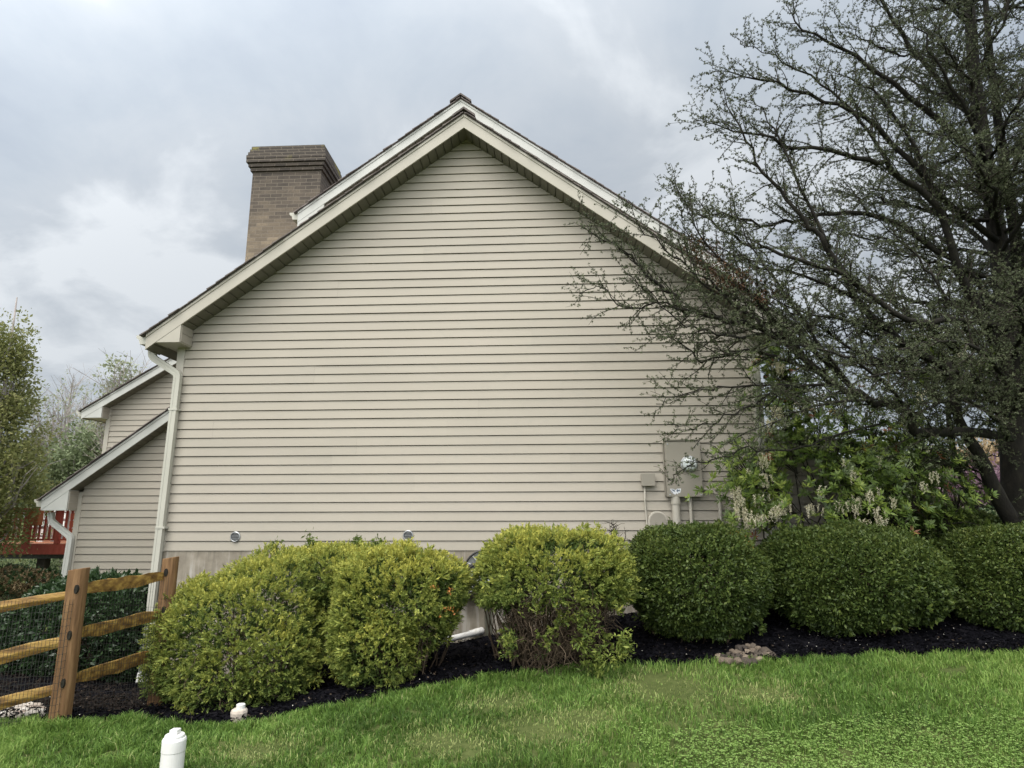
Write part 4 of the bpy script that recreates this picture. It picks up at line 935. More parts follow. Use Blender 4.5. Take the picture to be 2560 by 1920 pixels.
# ------------------------------------------------------------------ the big dark cedar
def cedar():
    rs = random.Random(11); tufts = []; tdir = []; tdens = []
    t = thing('cedar_tree', 'big dark needled cedar leaning in from the right with long sparse drooping boughs', 'tree', (5.7, 8.0, -.95))
    def poly(pts): return [Vector(at(px, py, Y)) for px, py, Y in pts]
    def smooth(P, k=4):
        out = []
        for i in range(len(P)-1):
            p0, p1, p2, p3 = P[max(i-1, 0)], P[i], P[i+1], P[min(i+2, len(P)-1)]
            for j in range(k):
                u = j/k; out.append(.5*((2*p1)+(p2-p0)*u+(2*p0-5*p1+4*p2-p3)*u*u+(3*p1-p0-3*p2+p3)*u**3))
        out.append(P[-1]); return out
    b = MB()
    trunk = smooth(poly([(2545,1500,8.0),(2540,1300,8.0),(2532,1100,8.0),(2522,900,8.0),(2500,640,8.0),(2474,464,8.0),(2440,220,8.0),(2422,0,8.0),(2405,-250,8.0),(2395,-520,8.0)]))
    b.tube(trunk, list(np.linspace(.165, .035, len(trunk))), 12, jit=.05)
    st2 = smooth(poly([(2560,1200,8.1),(2556,900,8.25),(2544,633,8.3),(2506,380,8.3),(2480,180,8.3),(2464,0,8.3),(2450,-300,8.3)])); b.tube(st2, list(np.linspace(.10, .022, len(st2))), 10, jit=.05)
    st3 = smooth(poly([(2600,1340,7.8),(2539,1312,7.7),(2487,1226,7.6),(2453,1147,7.5),(2411,1079,7.4),(2385,1010,7.3),(2370,900,7.2)])); b.tube(st3, list(np.linspace(.105, .03, len(st3))), 10, jit=.05)
    st4 = smooth(poly([(2640,1300,8.2),(2650,900,8.3),(2670,500,8.4),(2680,100,8.4),(2690,-300,8.4)])); b.tube(st4, list(np.linspace(.14, .05, len(st4))), 10, jit=.05)
    b.build('trunk', BARK, t, smooth=True)
    limbs = [
     ([(2500,1090,7.7),(2411,1079,7.3),(2298,1081,7.0),(2279,1058,6.95),(2281,1037,6.9),(2229,1017,6.85),(2144,986,6.8),(2058,938,6.75),(2000,880,6.7),(1930,830,6.65),(1829,804,6.6),(1762,784,6.6),(1699,758,6.55),(1643,712,6.5),(1588,657,6.5),(1530,611,6.5),(1482,584,6.5),(1470,553,6.5)], .055, .8, 1),
     ([(2495,880,7.9),(2434,752,7.7),(2387,650,7.5),(2345,520,7.3),(2231,423,7.1),(2144,390,7.0),(1990,365,6.9),(1870,330,6.8),(1740,300,6.8)], .06, 1.0, 1),
     ([(2505,1000,7.9),(2380,930,7.5),(2246,846,7.2),(2137,744,7.0),(2074,619,6.9),(2027,564,6.85),(1964,501,6.8),(1890,400,6.8),(1835,290,6.8),(1790,190,6.8)], .05, 1.0, 1),
     ([(2440,700,7.8),(2380,650,7.6),(2207,541,7.4),(2050,541,7.3),(1930,560,7.2),(1810,540,7.2),(1700,500,7.1)], .04, .9, 1),
     ([(2470,460,8.0),(2380,330,7.8),(2230,210,7.6),(2120,130,7.5),(2010,70,7.4),(1965,10,7.4)], .045, 1.0, 1),
     ([(2440,300,8.0),(2330,180,7.9),(2230,60,7.8),(2170,-60,7.7),(2120,-160,7.7)], .04, 1.0, 1),
     ([(2490,600,7.9),(2340,480,7.4),(2200,320,7.1),(2060,250,6.9),(1900,200,6.8),(1780,170,6.8)], .042, 1.0, 1),
     ([(2520,820,7.9),(2400,800,7.3),(2262,800,7.0),(2120,700,6.8),(1980,650,6.7),(1860,600,6.7),(1760,540,6.7),(1700,500,6.7)], .04, 1.0, 1),
     ([(2144,986,6.8),(2060,900,6.7),(1960,820,6.6),(1870,750,6.55),(1795,741,6.5),(1737,683,6.5),(1713,587,6.5),(1695,520,6.5)], .026, .7, 1),
     ([(2102,965,6.75),(1989,965,6.65),(1930,989,6.6),(1868,1024,6.55),(1800,1050,6.5),(1720,1070,6.5),(1680,1060,6.5)], .018, .5, .9),
     ([(2200,1060,6.9),(2080,1090,6.75),(1972,1127,6.65),(1869,1123,6.6),(1800,1144,6.55),(1735,1160,6.5),(1712,1172,6.5),(1690,1190,6.5),(1670,1205,6.5)], .012, .10, .7),
     ([(2060,938,6.75),(1960,900,6.7),(1860,880,6.6),(1760,900,6.55),(1690,850,6.5),(1620,840,6.5)], .02, .7, 1),
     ([(1989,965,6.65),(1880,960,6.6),(1780,975,6.55),(1700,985,6.5),(1640,1010,6.5)], .014, .5, .9),
     ([(1829,804,6.6),(1740,780,6.5),(1640,760,6.45),(1560,770,6.45),(1500,720,6.45),(1448,735,6.45)], .016, .55, .85),
     ([(2340,880,7.6),(2250,900,7.3),(2150,880,7.1),(2050,820,7.0),(1960,770,6.9)], .03, .9, 1),
     ([(2530,1100,7.7),(2450,960,7.0),(2360,930,6.7),(2260,930,6.5),(2160,950,6.3),(2060,1000,6.2)], .03, .9, 1),
     ([(2540,1000,7.6),(2480,900,6.9),(2420,860,6.5),(2330,850,6.3),(2240,880,6.2)], .03, .9, 1),
     ([(2520,1100,7.8),(2480,1040,7.2),(2420,1000,6.8),(2340,1000,6.6),(2250,1040,6.5)], .028, .9, 1),
     ([(2530,760,8.0),(2600,640,7.6),(2680,540,7.4)], .04, .9, 1), ([(2500,420,8.2),(2580,300,7.9),(2660,160,7.7)], .04, .9, 1),
     ([(2530,900,8.0),(2560,820,7.2),(2540,760,6.6),(2500,720,6.2)], .03, .9, 1), ([(2500,600,8.0),(2480,480,7.3),(2430,400,6.8),(2360,330,6.5)], .03, .9, 1),
     ([(2470,420,8.0),(2400,250,7.4),(2320,120,7.1),(2280,20,7.0)], .03, .9, 1), ([(2440,200,8.0),(2500,60,7.5),(2540,-60,7.3)], .03, .9, 1),
     ([(2440,300,8.0),(2380,260,8.5),(2260,200,9.2),(2150,180,9.8)], .035, .9, 1), ([(2500,650,8.1),(2400,560,8.9),(2280,520,9.6),(2150,500,10.2)], .04, .9, 1),
     ([(2420,60,8.0),(2330,-20,7.6),(2240,-80,7.4)], .03, .9, 1), ([(2520,1050,7.8),(2560,980,7.0),(2600,930,6.6)], .03, .9, 1),
     ([(2480,520,8.0),(2540,420,7.3),(2570,330,6.9)], .03, .9, 1), ([(2520,850,8.0),(2440,700,8.8),(2330,640,9.4),(2200,620,10)], .035, .9, 1),
     ([(2345,520,7.3),(2270,330,7.1),(2180,230,7.0),(2080,180,6.9)], .028, .8, 1), ([(2231,423,7.1),(2150,300,7.0),(2050,210,6.9),(1930,140,6.9),(1850,110,6.9)], .022, .8, 1),
     ([(2074,619,6.9),(1980,420,6.85),(1920,300,6.8),(1870,230,6.8)], .02, .8, 1), ([(2137,744,7.0),(2010,690,6.9),(1880,660,6.8),(1790,620,6.75),(1700,610,6.7)], .02, .7, 1),
    ]
    limbs += [
     ([(2058,938,6.75),(1960,860,6.6),(1860,780,6.5),(1760,700,6.45),(1680,640,6.4),(1600,560,6.4),(1570,500,6.4)], .022, .75, 1),
     ([(2000,880,6.7),(1900,760,6.55),(1830,680,6.5),(1760,600,6.45),(1720,530,6.4),(1690,450,6.4)], .02, .7, 1),
     ([(2144,986,6.8),(2040,850,6.6),(1960,740,6.5),(1900,640,6.5),(1850,560,6.45),(1830,480,6.4)], .02, .75, 1),
     ([(2178,1000,6.8),(2060,1010,6.5),(1950,1050,6.3),(1850,1090,6.2)], .016, .6, 1),
     ([(2246,846,7.2),(2120,800,6.9),(2000,780,6.6),(1880,720,6.5)], .022, .8, 1),
     ([(1930,830,6.65),(1850,840,6.5),(1770,830,6.45),(1690,800,6.4),(1620,730,6.4),(1560,680,6.4)], .016, .65, 1),
     ([(2281,1037,6.9),(2180,930,6.6),(2080,880,6.4),(1990,860,6.3),(1900,880,6.25)], .02, .8, 1)]
    limbs = [(poly(p_), a_, b_, c_) for p_, a_, b_, c_ in limbs]
    ga = 0.0
    for k in range(60):
        f = ((k+.5)/60)**1.45; o = trunk[int((.30+.62*f)*(len(trunk)-1))]; ga += 2.4+rs.gauss(0, .3)
        d = Vector((math.cos(ga), math.sin(ga), rs.uniform(.05, .55))); L = (3.4-2.0*f)*rs.uniform(.6, 1.05)
        if d.x > .3: L *= .75
        q = o.copy(); path = [q.copy()]
        for j in range(7):
            d = (d+Vector((rs.gauss(0, .12), rs.gauss(0, .12), rs.gauss(.03, .12)))).normalized(); q = q+d*(L/7)
            if q.x < 3.6 and q.y > 7.35: q.y = 7.3
            path.append(q.copy())
        limbs.append((path, .034*(1-.5*f), .95, 1.0))
    for k in range(24):
        o = st4[int((.25+.68*k/24)*(len(st4)-1))]; an = k*2.4; L = (2.2-.05*k)*rs.uniform(.6, 1); d = Vector((math.cos(an), math.sin(an), rs.uniform(.1, .5)))
        limbs.append(([o, o+d*L*.5+Vector((0, 0, .05)), o+d*L], .022, .9, 1.0))
    for j in range(90):       # short shoots straight from the trunks
        st_ = rs.choice((trunk, trunk, st2, st3)); o = st_[rs.randrange(int(len(st_)*.2), len(st_)-2)]; an = rs.uniform(0, 6.28)
        d = Vector((math.cos(an), math.sin(an), rs.uniform(.1, .7))).normalized(); L = rs.uniform(.3, .8)
        limbs.append(([o, o+d*L*.5+Vector((rs.gauss(0, .04), rs.gauss(0, .04), 0)), o+d*L], .010, .45, 1.0))
    tw = MB()
    for pts, r0, l2, dens in limbs:
        P = smooth(pts); n = len(P); b = MB()
        for i_ in range(2, n-1):
            P[i_] = P[i_]+Vector((rs.gauss(0, .018), rs.gauss(0, .018), rs.gauss(0, .018)))*min(1, 3*i_/n)
        rad = [max(r0*(1-i/(n-1))**.8, .0045) for i in range(n)]
        b.tube(P, rad, 7, jit=.06); 
        L = [0]
        for i in range(1, n): L.append(L[-1]+(P[i]-P[i-1]).length)
        tot = L[-1]; s = tot*.12
        while s < tot:
            i = max(k for k in range(n) if L[k] <= s); i = min(i, n-2); u = (s-L[i])/max(L[i+1]-L[i], 1e-6)
            o = P[i].lerp(P[i+1], u); tg = (P[i+1]-P[i]).normalized(); fr = s/tot
            side = tg.cross(Vector((0, 0, 1))).normalized()*rs.choice((-1, 1)); upv = tg.cross(side).normalized()
            if upv.z < 0: upv = -upv
            d = (tg*rs.uniform(.5, 1.1)+side*rs.gauss(.45, .35)+upv*rs.gauss(.12, .55)).normalized()
            ln = l2*rs.uniform(.35, .95)*(1-.6*fr)*1.0+.10; k = max(4, int(ln/.11)); q = o.copy(); path = [q.copy()]
            for _ in range(k):
                d = (d+Vector((rs.gauss(0, .13), rs.gauss(0, .13), rs.gauss(.02, .13)))).normalized(); q = q+d*(ln/k); path.append(q.copy())
            r1 = min(.009, rad[i]*.6)
            tw.tube(path, list(np.linspace(r1, .002, len(path))), 4, cap=False)
            s2 = ln*.15
            while s2 < ln:
                j = min(int(s2/ln*k), k-1); o2 = path[j].lerp(path[j+1], s2/ln*k-j); t2_ = (path[j+1]-path[j]).normalized()
                sd = t2_.cross(Vector((0, 0, 1))); sd = sd.normalized() if sd.length > .05 else t2_.orthogonal().normalized()
                up2 = sd.cross(t2_)
                d2 = (t2_*rs.uniform(.5, 1.0)+sd*rs.choice((-1, 1))*rs.uniform(.3, .9)+up2*rs.gauss(.1, .5)).normalized()
                l3 = rs.uniform(.07, .24)*(1-.5*s2/ln)+.03; e2 = o2+d2*l3; m2 = o2.lerp(e2, .5)+Vector((rs.gauss(0, .012), rs.gauss(0, .012), rs.gauss(0, .012)))
                tw.tube([o2, m2, e2], [.0028, .0022, .0014], 3, cap=False)
                for s3 in np.arange(.02, l3+.012, .032):
                    if rs.random() < dens*.88:
                        v = s3/l3; tufts.append(tuple(o2.lerp(m2, v*2) if v < .5 else m2.lerp(e2, v*2-1))); tdir.append(tuple(d2))
                s2 += rs.uniform(.06, .125)
            for s3 in np.arange(ln*.1, ln, .04):
                if rs.random() < dens*.75:
                    j = min(int(s3/ln*k), k-1); tufts.append(tuple(path[j].lerp(path[j+1], s3/ln*k-j))); tdir.append(tuple((path[j+1]-path[j]).normalized()))
            s += rs.uniform(.052, .105)
        b.build('bough', BARK, t, smooth=True)
    tw.build('twigs', TWIG, t)
    T = np.array(tufts); Dd = np.array(tdir); per = 10; i = np.repeat(np.arange(len(T)), per)
    off = unit(np.cross(Dd, RNG.normal(size=Dd.shape)))
    c = T+off*RNG.uniform(.004, .012, len(T))[:, None]
    d = unit(off[i]*.7+Dd[i]*.2+RNG.normal(size=(len(i), 3))*.75)
    V = leaf_blocks(c[i], d, RNG.uniform(.014, .027, len(i)), RNG.uniform(.0065, .010, len(i)), .05)
    quads_mesh('needles', V, NEEDLE, np.clip(RNG.random(len(T))[i]*.6+RNG.random(len(i))*.4, 0, 1), t)
    Pd = np.concatenate([at(px, py, 6.55)+RNG.normal(size=(60, 3))*np.array([.10, .08, .07]) for px, py in [(1760,650),(1790,690),(1840,700),(1880,720),(1905,745),(1745,625),(1820,715)]])
    Vd, i_d = clumps(Pd, unit(RNG.normal(size=Pd.shape)), 6, .9, .035, .012, 0); quads_mesh('dead_needles', Vd, RUSTY, RNG.random(len(i_d)), t)
cedar()
# slender stem leaning beside the cedar
sx_ = thing('slender_tree', 'thin dark leaning stem left of the cedar trunks above the hedge', 'tree', tuple(at(2465, 1340, 9.2)))
b = MB(); b.tube([at(2475, 1400, 9.2), at(2453, 1312, 9.2), at(2420, 1230, 9.2), at(2390, 1160, 9.2), at(2375, 1090, 9.2), at(2368, 1000, 9.2)], [.06, .055, .048, .042, .036, .03], 9, jit=.05); b.build('trunk', BARK, sx_, smooth=True)
b = MB()
for k in range(6): 
    o = Vector(at(2385-k*3, 1150-k*25, 9.2)); b.tube([o, o+Vector((random.gauss(0, .2), random.gauss(0, .2), .25)), o+Vector((random.gauss(0, .4), random.gauss(0, .3), .55))], [.014, .009, .004], 5, cap=False)
b.build('branches', BARK, sx_)

# ------------------------------------------------------------------ background trees and neighbours
def bg_tree(name, label, base, crown, n, m, ls, seed, bark=PALEBARK, tr=.12, bare=False, group=None, nb=40, tipm=None):
    rs = random.Random(seed); base = Vector(base); t = thing(name, label, 'tree', tuple(base), group)
    lb = Lobes(crown); top = Vector(lb.c[np.argmax(lb.c[:, 2]+lb.r[:, 2])]); b = MB()
    b.tube([base-Vector((0, 0, .3)), base.lerp(top, .3), base.lerp(top, .65), top+Vector((0, 0, lb.r[:, 2].max()*.6))], [tr, tr*.8, tr*.5, tr*.12], 8, jit=.05); b.build('trunk', bark, t, smooth=True)
    Pq, _ = lb.sample(nb*3, (.5, 1.0), .1, 1, seed); b = MB(); ends = []
    for q in Pq[:nb]:
        q = Vector(q); hgt = rs.uniform(.15, .75); o = base.lerp(top, hgt); 
        if o.z > q.z: o = base.lerp(top, hgt*.5)
        mid = o.lerp(q, .5)+Vector((rs.gauss(0, .1), rs.gauss(0, .1), -.08*(q-o).length)); b.tube([o, mid, q], [tr*.3, tr*.18, tr*.06], 5, cap=False)
        for _ in range(10 if bare else 3):
            s_ = mid.lerp(q, rs.random()); L = (q-o).length*rs.uniform(.12, .32); d = ((q-o).normalized()+Vector((rs.gauss(0, .6), rs.gauss(0, .6), rs.gauss(.3, .4)))).normalized()
            e = s_+d*L; b.tube([s_, e], [tr*.08, tr*.03], 3, cap=False); ends.append(e)
            if bare:
                for _k in range(4):
                    s3 = s_.lerp(e, rs.random()); b.tube([s3, s3+(d+Vector((rs.gauss(0, .7), rs.gauss(0, .7), rs.gauss(.2, .5)))).normalized()*L*rs.uniform(.3, .6)], [tr*.045, tr*.02], 3, cap=False)
    b.build('branches', bark, t)
    if n:
        P, Nn = lb.sample(n, (.35, 1.08), .25, 1.3, seed); keep = vnoise(P+seed, 1.9) > .36; P, Nn = P[keep], Nn[keep]
        V, i = clumps(P, Nn, 6, .9, ls, ls*.55, .2, ls*1.1)
        quads_mesh('crown', V, m, np.clip(RNG.random(len(P))[i]*.5+RNG.random(len(i))*.5, 0, 1), t)
    return t
def gp(px, Y): 
    a_ = at(px, 1300, Y); return (a_[0], a_[1], float(gz(a_[0], a_[1])))
SPRING = leafmat('spring leaves', [(.1, (.12, .14, .055)), (.5, (.23, .25, .09)), (.8, (.33, .32, .14)), (.95, (.44, .34, .26))], 1.0, .3, .45)
HAZY = leafmat('pale spring leaves', [(.1, (.22, .26, .15)), (.5, (.32, .35, .22)), (.9, (.45, .46, .34))], 1.0, .3, .3)
EVERG = leafmat('far evergreen', [(.1, (.10, .135, .065)), (.5, (.17, .21, .105)), (.9, (.26, .30, .17))], 1.0, .3, .2)
REDBUD = leafmat('redbud flowers', [(.1, (.13, .075, .10)), (.5, (.22, .135, .18)), (.9, (.33, .25, .28))], 1.0, .3, .3)
PINKTAN = leafmat('tan budding leaves', [(.1, (.22, .15, .08)), (.5, (.36, .26, .15)), (.9, (.48, .42, .25))], 1.0, .3, .3)
bg_tree('leafy_tree', 'dense olive green leafing tree at the left edge behind the red deck', gp(-20, 14.5),
    [(-10,1110,14.5,100,175,1.5),(0,960,14.5,70,130,1.1),(5,1210,14.2,72,95,1.2),(-110,1150,14.5,110,240,1.6),(20,880,14.5,48,80,.8),(-70,1330,14.4,100,80,1.2)], 8200, SPRING, .085, 21, nb=60)
bg_tree('bare_tree', 'pale bare branched tree behind, between the olive tree and the roof', gp(165, 30), [(165,1060,30,70,110,2.5),(140,1130,30,60,90,2.5),(200,1110,30,60,90,2)], 700, HAZY, .12, 22, bare=True, nb=70, tr=.2)
bg_tree('green_tree', 'light green tree in front of the bare tree, low beside the grey wing', gp(170, 24), [(180,1190,24,75,70,2),(120,1220,24,60,60,2),(235,1150,24,40,85,1.5)], 3600, EVERG, .13, 23, nb=40)
bg_tree('conifer_tree', 'sparse pointed conifer top showing above the rear wing roof', gp(305, 20), [(305,960,20,30,60,.8),(300,1040,20,55,70,1)], 450, HAZY, .11, 24, nb=40, bare=True, tr=.14)
bg_tree('redbud_tree', 'purple flowering redbud seen between the cedar trunks', gp(2460, 24), [(2450,1215,24,70,45,1.6),(2520,1225,24,60,40,1.4),(2560,1180,24,70,60,1.5)], 3800, REDBUD, .10, 25, nb=40, bark=TWIG)
bg_tree('budding_tree', 'tan budding tree far behind the cedar at the right', gp(2420, 34), [(2400,1175,34,90,55,3),(2520,1160,34,90,65,3),(2650,1150,34,110,80,3)], 4200, PINKTAN, .16, 26, nb=40)
bg_tree('green_tree', 'mid green tree far behind the flowering shrub at the right', gp(2240, 30), [(2230,1180,30,90,90,3),(2330,1210,30,70,60,2.5),(2150,1200,30,60,70,2.5)], 4200, EVERG, .16, 27, nb=40)
def shade_tree():  # unseen evergreen left of the frame, added to cast shade on the wing
    base = Vector((-10.0, 5.6, float(gz(-10.0, 5.6)))); t = thing('added_shade_tree', 'added tall dark evergreen, out of view on the left, shading the house wing', 'tree', tuple(base))
    rs = random.Random(5); b = MB(); b.tube([base-Vector((0, 0, .3)), base+Vector((.05, 0, 4)), base+Vector((0, 0, 10.5))], [.2, .14, .03], 10, jit=.05); b.build('trunk', BARK, t, smooth=True)
    P = []; b = MB()
    for k in range(150):
        h = 1.0+9.2*(k/150); L = 2.5*(1-h/10.9)**.75*rs.uniform(.8, 1.1)+.15; an = k*2.4
        o = base+Vector((0, 0, h)); e = o+Vector((math.cos(an)*L, math.sin(an)*L, -.12*L)); b.tube([o, o.lerp(e, .5)+Vector((0, 0, .05)), e], [.03, .02, .006], 5, cap=False)
        for j in range(90):
            f = rs.random()**.6; q = o.lerp(e, f); w_2 = .34*L*(1.1-f)*.5+.06; P.append((q.x+rs.gauss(0, w_2), q.y+rs.gauss(0, w_2), q.z+rs.gauss(-.05, .07)))
    b.build('branches', BARK, t); P = np.array(P); V, i = clumps(P, unit(P-np.array(base)*[1, 1, 0]-P*[0, 0, 1]+1e-4), 5, .8, .13, .05, .1, .03)
    quads_mesh('crown', V, EVERG, RNG.random(len(i)), t)
shade_tree()
# low plants by the deck and on the right lawn
TAN = leafmat('tan dry plant', [(.1, (.14, .10, .05)), (.6, (.28, .21, .12)), (.9, (.38, .33, .2))], 2, .3, .2)
def dark_low():
    t, _ = shrub('low_shrub', 'dark shapeless evergreen shrub in the gap behind the hedge, under the pieris', 'shrub', [(2320,1325,7.95,130,50,.4),(2200,1320,7.9,90,45,.4),(2430,1330,8.1,70,45,.4)], 'yew', 5000, 34)
dark_low()
def low_shrub(name, label, L, m, n, seed):
    t, _ = shrub(name, label, 'shrub', L, 'laurel', n, seed); t.children[0].data.materials[0] = m
low_shrub('dry_shrub', 'low tan dry shrub under the red deck at the left', [(85,1455,15,55,28,.6),(20,1450,15,50,30,.6)], TAN, 900, 31)
low_shrub('round_shrub', 'low green bush beyond the deck post at the left', [(170,1410,21,70,22,1.0),(60,1415,22,60,24,1)], EVERG, 900, 32)
low_shrub('garden_shrub', 'low grey green bush on the far lawn between cedar trunks', [(2490,1300,17,55,28,.8)], EVERG, 900, 33)
woodL = Lobes([(-300,1270,75,260,90,8),(60,1300,80,220,60,8),(420,1290,80,220,60,8),(2200,1255,75,200,50,8),(2560,1230,75,240,70,8),(2900,1230,75,200,90,8),(1300,1280,90,900,40,8)])
P, Nn = woodL.sample(26000, (.6, 1.05), .3, .2, 5, zmin=1); V, i = clumps(P, Nn, 5, .9, .45, .25, .2, .4)
tag(quads_mesh('far_wood', V, EVERG, RNG.random(len(i)), None), 'far off wood beyond the lawns', 'wood', kind='stuff')

# neighbour's deck
dk = thing('deck', 'raised red wooden deck of the neighbour with railing and planter box', 'deck', gp(90, 16.0))
def A(px, py, Y=16.0): return at(px, py, Y)
bm_ = A(-60, 1387); x0, x1 = A(-90, 1360)[0], A(215, 1360)[0]; zt, zb = A(90, 1361)[2], A(90, 1386)[2]
b = MB(); b.box(x0, x1, 16.0, 16.06, zb, zt); b.build('rim_board', REDWOOD, dk)
b = MB(); b.box(x0, x1, 16.065, 19.5, zb+.06, zt+.012); b.build('floor', ORANGEWOOD, dk)
b = MB(); b.box(x0, x1, 16.3, 16.45, zb-.12, zb+.055); b.build('beam', DARKMET, dk)
for px in (110, -60):
    pa = A(px, 1400, 16.37); b = MB(); b.box(pa[0]-.11, pa[0]+.11, 16.27, 16.46, float(gz(pa[0], 16.3))-.2, zb-.122); b.build('post', TWIG, dk)
hz = A(90, 1275)[2]
for pa in np.linspace(x0, x1, 5):
    b = MB(); b.box(pa-.05, pa+.05, 16.0, 16.1, zt+.014, hz); b.build('railing_post', REDWOOD, dk)
b = MB(); b.box(x0, x1, 15.97, 16.12, hz+.002, hz+.05); b.box(x0, x1, 16.03, 16.08, zt+.09, zt+.14); b.build('handrail', REDWOOD, dk)
b = MB()
for pa in np.arange(x0+.13, x1, .135): b.box(pa-.02, pa+.02, 16.035, 16.075, zt+.1405, hz+.001)
b.build('balusters', REDWOOD, dk)
b = MB()
for pa in np.arange(x0+.1, x1, .27): b.box(pa-.022, pa+.022, 16.16, 16.175, zt+.16, hz-.03)
for zz in np.linspace(zt+.2, hz-.06, 4): b.box(x0, x1, 16.1755, 16.19, zz-.022, zz+.022)
b.build('lattice', WHITEP, dk)
pl = A(95, 1295)
b = MB(); b.box(pl[0]-.17, pl[0]+.17, 15.8, 15.965, pl[2]-.18, pl[2]+.24); b.build('planter_box', ORANGEWOOD, dk, bevel=.01)
hz2 = A(95, 1243)[2]
b = MB(); b.box(pl[0]-.2, pl[0]+.5, 17.4, 17.5, hz2-.03, hz2+.02); b.box(pl[0]-.2, pl[0]-.12, 17.4, 17.5, zt, hz2-.031); b.build('upper_rail', ORANGEWOOD, dk)
for k, px in enumerate((95, 132)):
    c = at(px, 1360, 17.6); lab = ['white slatted garden chair behind the deck railing, nearer the planter box', 'white slatted garden chair behind the deck railing, nearer the grey downspout'][k]
    ch = thing('garden_chair', lab, 'chair', (c[0], 17.6, zt+.014), 'white chairs on the deck'); zz = zt+.014
    b = MB(); b.box(c[0]-.26, c[0]+.26, 17.4, 17.9, zz+.38, zz+.42); b.build('seat', WHITEP, ch)
    b = MB(); b.box(c[0]-.26, c[0]+.26, 17.88, 17.92, zz+.86, zz+.94)
    for s in np.linspace(-.22, .22, 5): b.box(c[0]+s-.03, c[0]+s+.03, 17.885, 17.915, zz+.425, zz+.859)
    b.build('backrest', WHITEP, ch)
    for sx2 in (-.24, .24):
        for sy2 in (17.42, 17.86): b = MB(); b.box(c[0]+sx2-.025, c[0]+sx2+.025, sy2-.025, sy2+.025, zz, zz+.379); b.build('leg', WHITEP, ch)
        b = MB(); b.box(c[0]+sx2-.035, c[0]+sx2+.035, 17.38, 17.9, zz+.6, zz+.63); b.build('armrest', WHITEP, ch)

# ------------------------------------------------------------------ grass and clover
def blades(n, x0, x1, ylo, yhi, hmin, hmax):
    x = RNG.uniform(x0, x1, n); v = RNG.random(n); y = ylo(x)+(yhi(x)-ylo(x))*v
    return x, y
def grass_blocks(x, y, h, w):
    n = len(x); z = gz(x, y)-.005; P = np.stack([x, y, z], -1)
    q = np.stack([x, y, x*0], -1)
    la = 2*math.pi*vnoise(q+5, 5)*2+RNG.normal(0, 1.3, n); lean = np.clip(RNG.normal(.5, .3, n), .05, 1.3)
    ld = np.stack([np.cos(la), np.sin(la), 0*la], -1); an = RNG.uniform(0, math.pi, n)
    S = np.stack([np.cos(an), np.sin(an), 0*an], -1)*w[:, None]*.5
    up = np.array([0, 0, 1.0]); m_ = P+(up*.62+ld*(lean*.28)[:, None])*h[:, None]; t_ = P+(up*.95*(1-.25*lean[:, None])+ld*(lean*.95)[:, None])*h[:, None]
    V = np.empty((n, 6, 3)); V[:, 0] = P-S; V[:, 1] = P+S; V[:, 2] = m_+S*.85; V[:, 3] = m_-S*.85; V[:, 4] = t_+S*.15; V[:, 5] = t_-S*.15
    return V
FQ = [[0, 1, 2, 3], [3, 2, 4, 5]]
def clover_p(x, y):
    q = np.stack([x, y, x*0], -1)
    e1 = np.clip((x-.35)/1.1, 0, 1); e2 = np.clip((5.15+.06*(x-2)-y)/.5, 0, 1)
    return np.clip(2.1*np.minimum(e1, e2)*(.35+1.3*vnoise(q+11, 2.3))-.25+.9*(vnoise(q+31, 6)-.5), 0, .66)
n = 340000
x = RNG.uniform(-6.5, 7.0, n); e = edge_y(x); y = 3.7+(e+.02-3.7)*RNG.random(n)
qn = np.stack([x, y, x*0], -1); patch = vnoise(qn+2, .8)*.6+vnoise(qn+8, 2.4)*.4
cmask = clover_p(x, y) > RNG.random(n)
thin = vnoise(qn+17, 1.1)
bare = np.zeros(n)
for px_, py_, r_b in [(1345,1822,.22),(1660,1722,.26),(1120,1860,.2),(1450,1800,.16),(640,1880,.2),(1900,1740,.18),(1250,1760,.14)]:
    g_ = ground_at(px_, py_); bare = np.maximum(bare, np.exp(-(((x-g_[0])/(r_b*1.5))**2+((y-g_[1])/r_b)**2)*(1.4-.8*vnoise(qn+3, 9))))
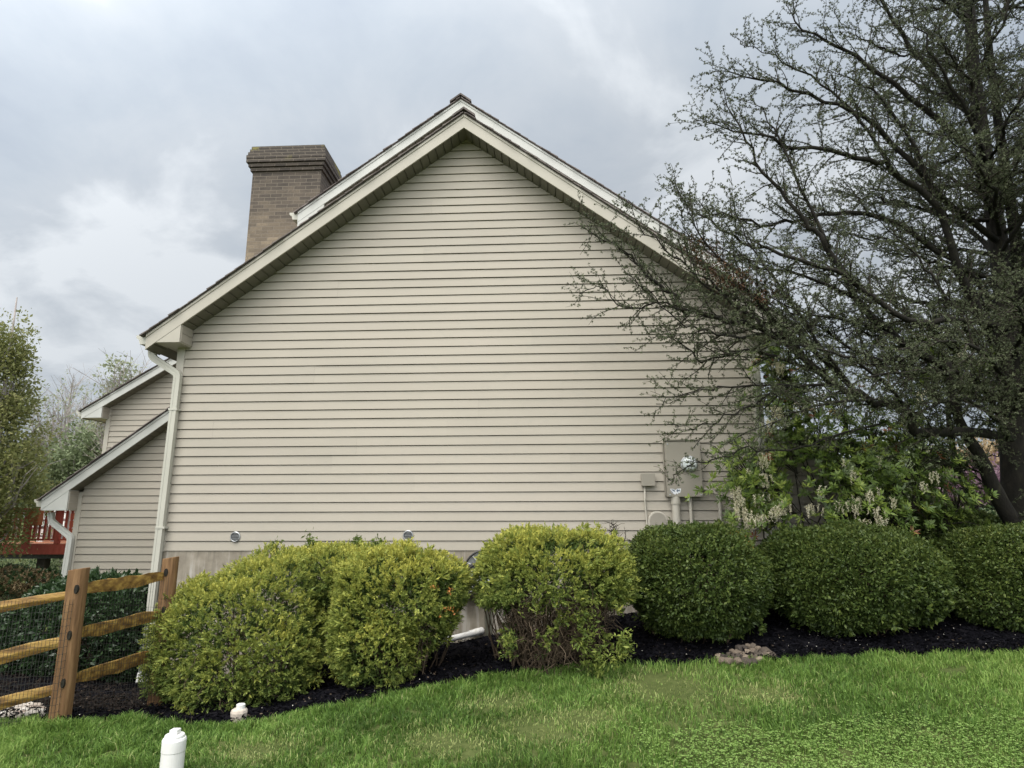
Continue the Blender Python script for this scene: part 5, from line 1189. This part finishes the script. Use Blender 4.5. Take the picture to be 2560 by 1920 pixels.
keep = (RNG.random(n) > bare*.80) & (vnoise(qn+23, 13) > .17) & (RNG.random(n) < np.where(cmask, .6, 1.0)) & (RNG.random(n) < np.where(thin > .74, .45, 1)) & ~((np.abs(x-pc[0]) < .06) & (np.abs(y-pc[1]) < .06))
x, y, patch, cm, bare = x[keep], y[keep], patch[keep], cmask[keep], bare[keep]
tuft = vnoise(np.stack([x, y, x*0], -1)+21, 8.5)
h = (.026+.032*patch+.042*tuft**2)*RNG.uniform(.5, 1.3, len(x))*np.where(cm, .65, 1)+np.where(edge_y(x)-y < .12, .02, 0); w = RNG.uniform(.0032, .0068, len(x)); h = h*(1-.6*bare)
tone = np.clip(.06+.62*(vnoise(np.stack([x, y, x*0], -1)+4, 1.1)-.5)*1.5+.35*(tuft-.4)+.75*RNG.random(len(x)), 0, .9); tone[RNG.random(len(x)) < .03+.65*bare] = 1.0
tag(quads_mesh('grass', grass_blocks(x, y, h, w), GRASS, tone, None, 6, FQ), 'lush uneven green lawn grass in front of the mulch bed', 'grass', kind='stuff')
n = 46000
x = RNG.uniform(.2, 5.6, n); y = RNG.uniform(3.8, 5.5, n); qn = np.stack([x, y, x*0], -1)
cm = (clover_p(x, y) > RNG.random(n)) | (RNG.random(n) < .03); x, y = x[cm], y[cm]
z = gz(x, y)+RNG.uniform(.015, .06, len(x)); i = np.repeat(np.arange(len(x)), 3); an = RNG.uniform(0, 6.28, len(x))[i]+np.tile([0, 2.09, 4.19], len(x))
d = np.stack([np.cos(an), np.sin(an), RNG.uniform(-.1, .35, len(i))], -1)
rl_ = np.stack([RNG.normal(0, .5, len(i)), RNG.normal(0, .5, len(i)), np.ones(len(i))], -1)
V = leaf_blocks(np.stack([x, y, z], -1)[i], d, RNG.uniform(.007, .015, len(i)), RNG.uniform(.007, .014, len(i)), .08, roll=rl_)
tag(quads_mesh('clover', V, CLOVER, np.repeat(RNG.random(len(x)), 3)*.6+RNG.random(len(i))*.4), 'bright green clover patch in the lawn at the lower right', 'clover', kind='stuff')
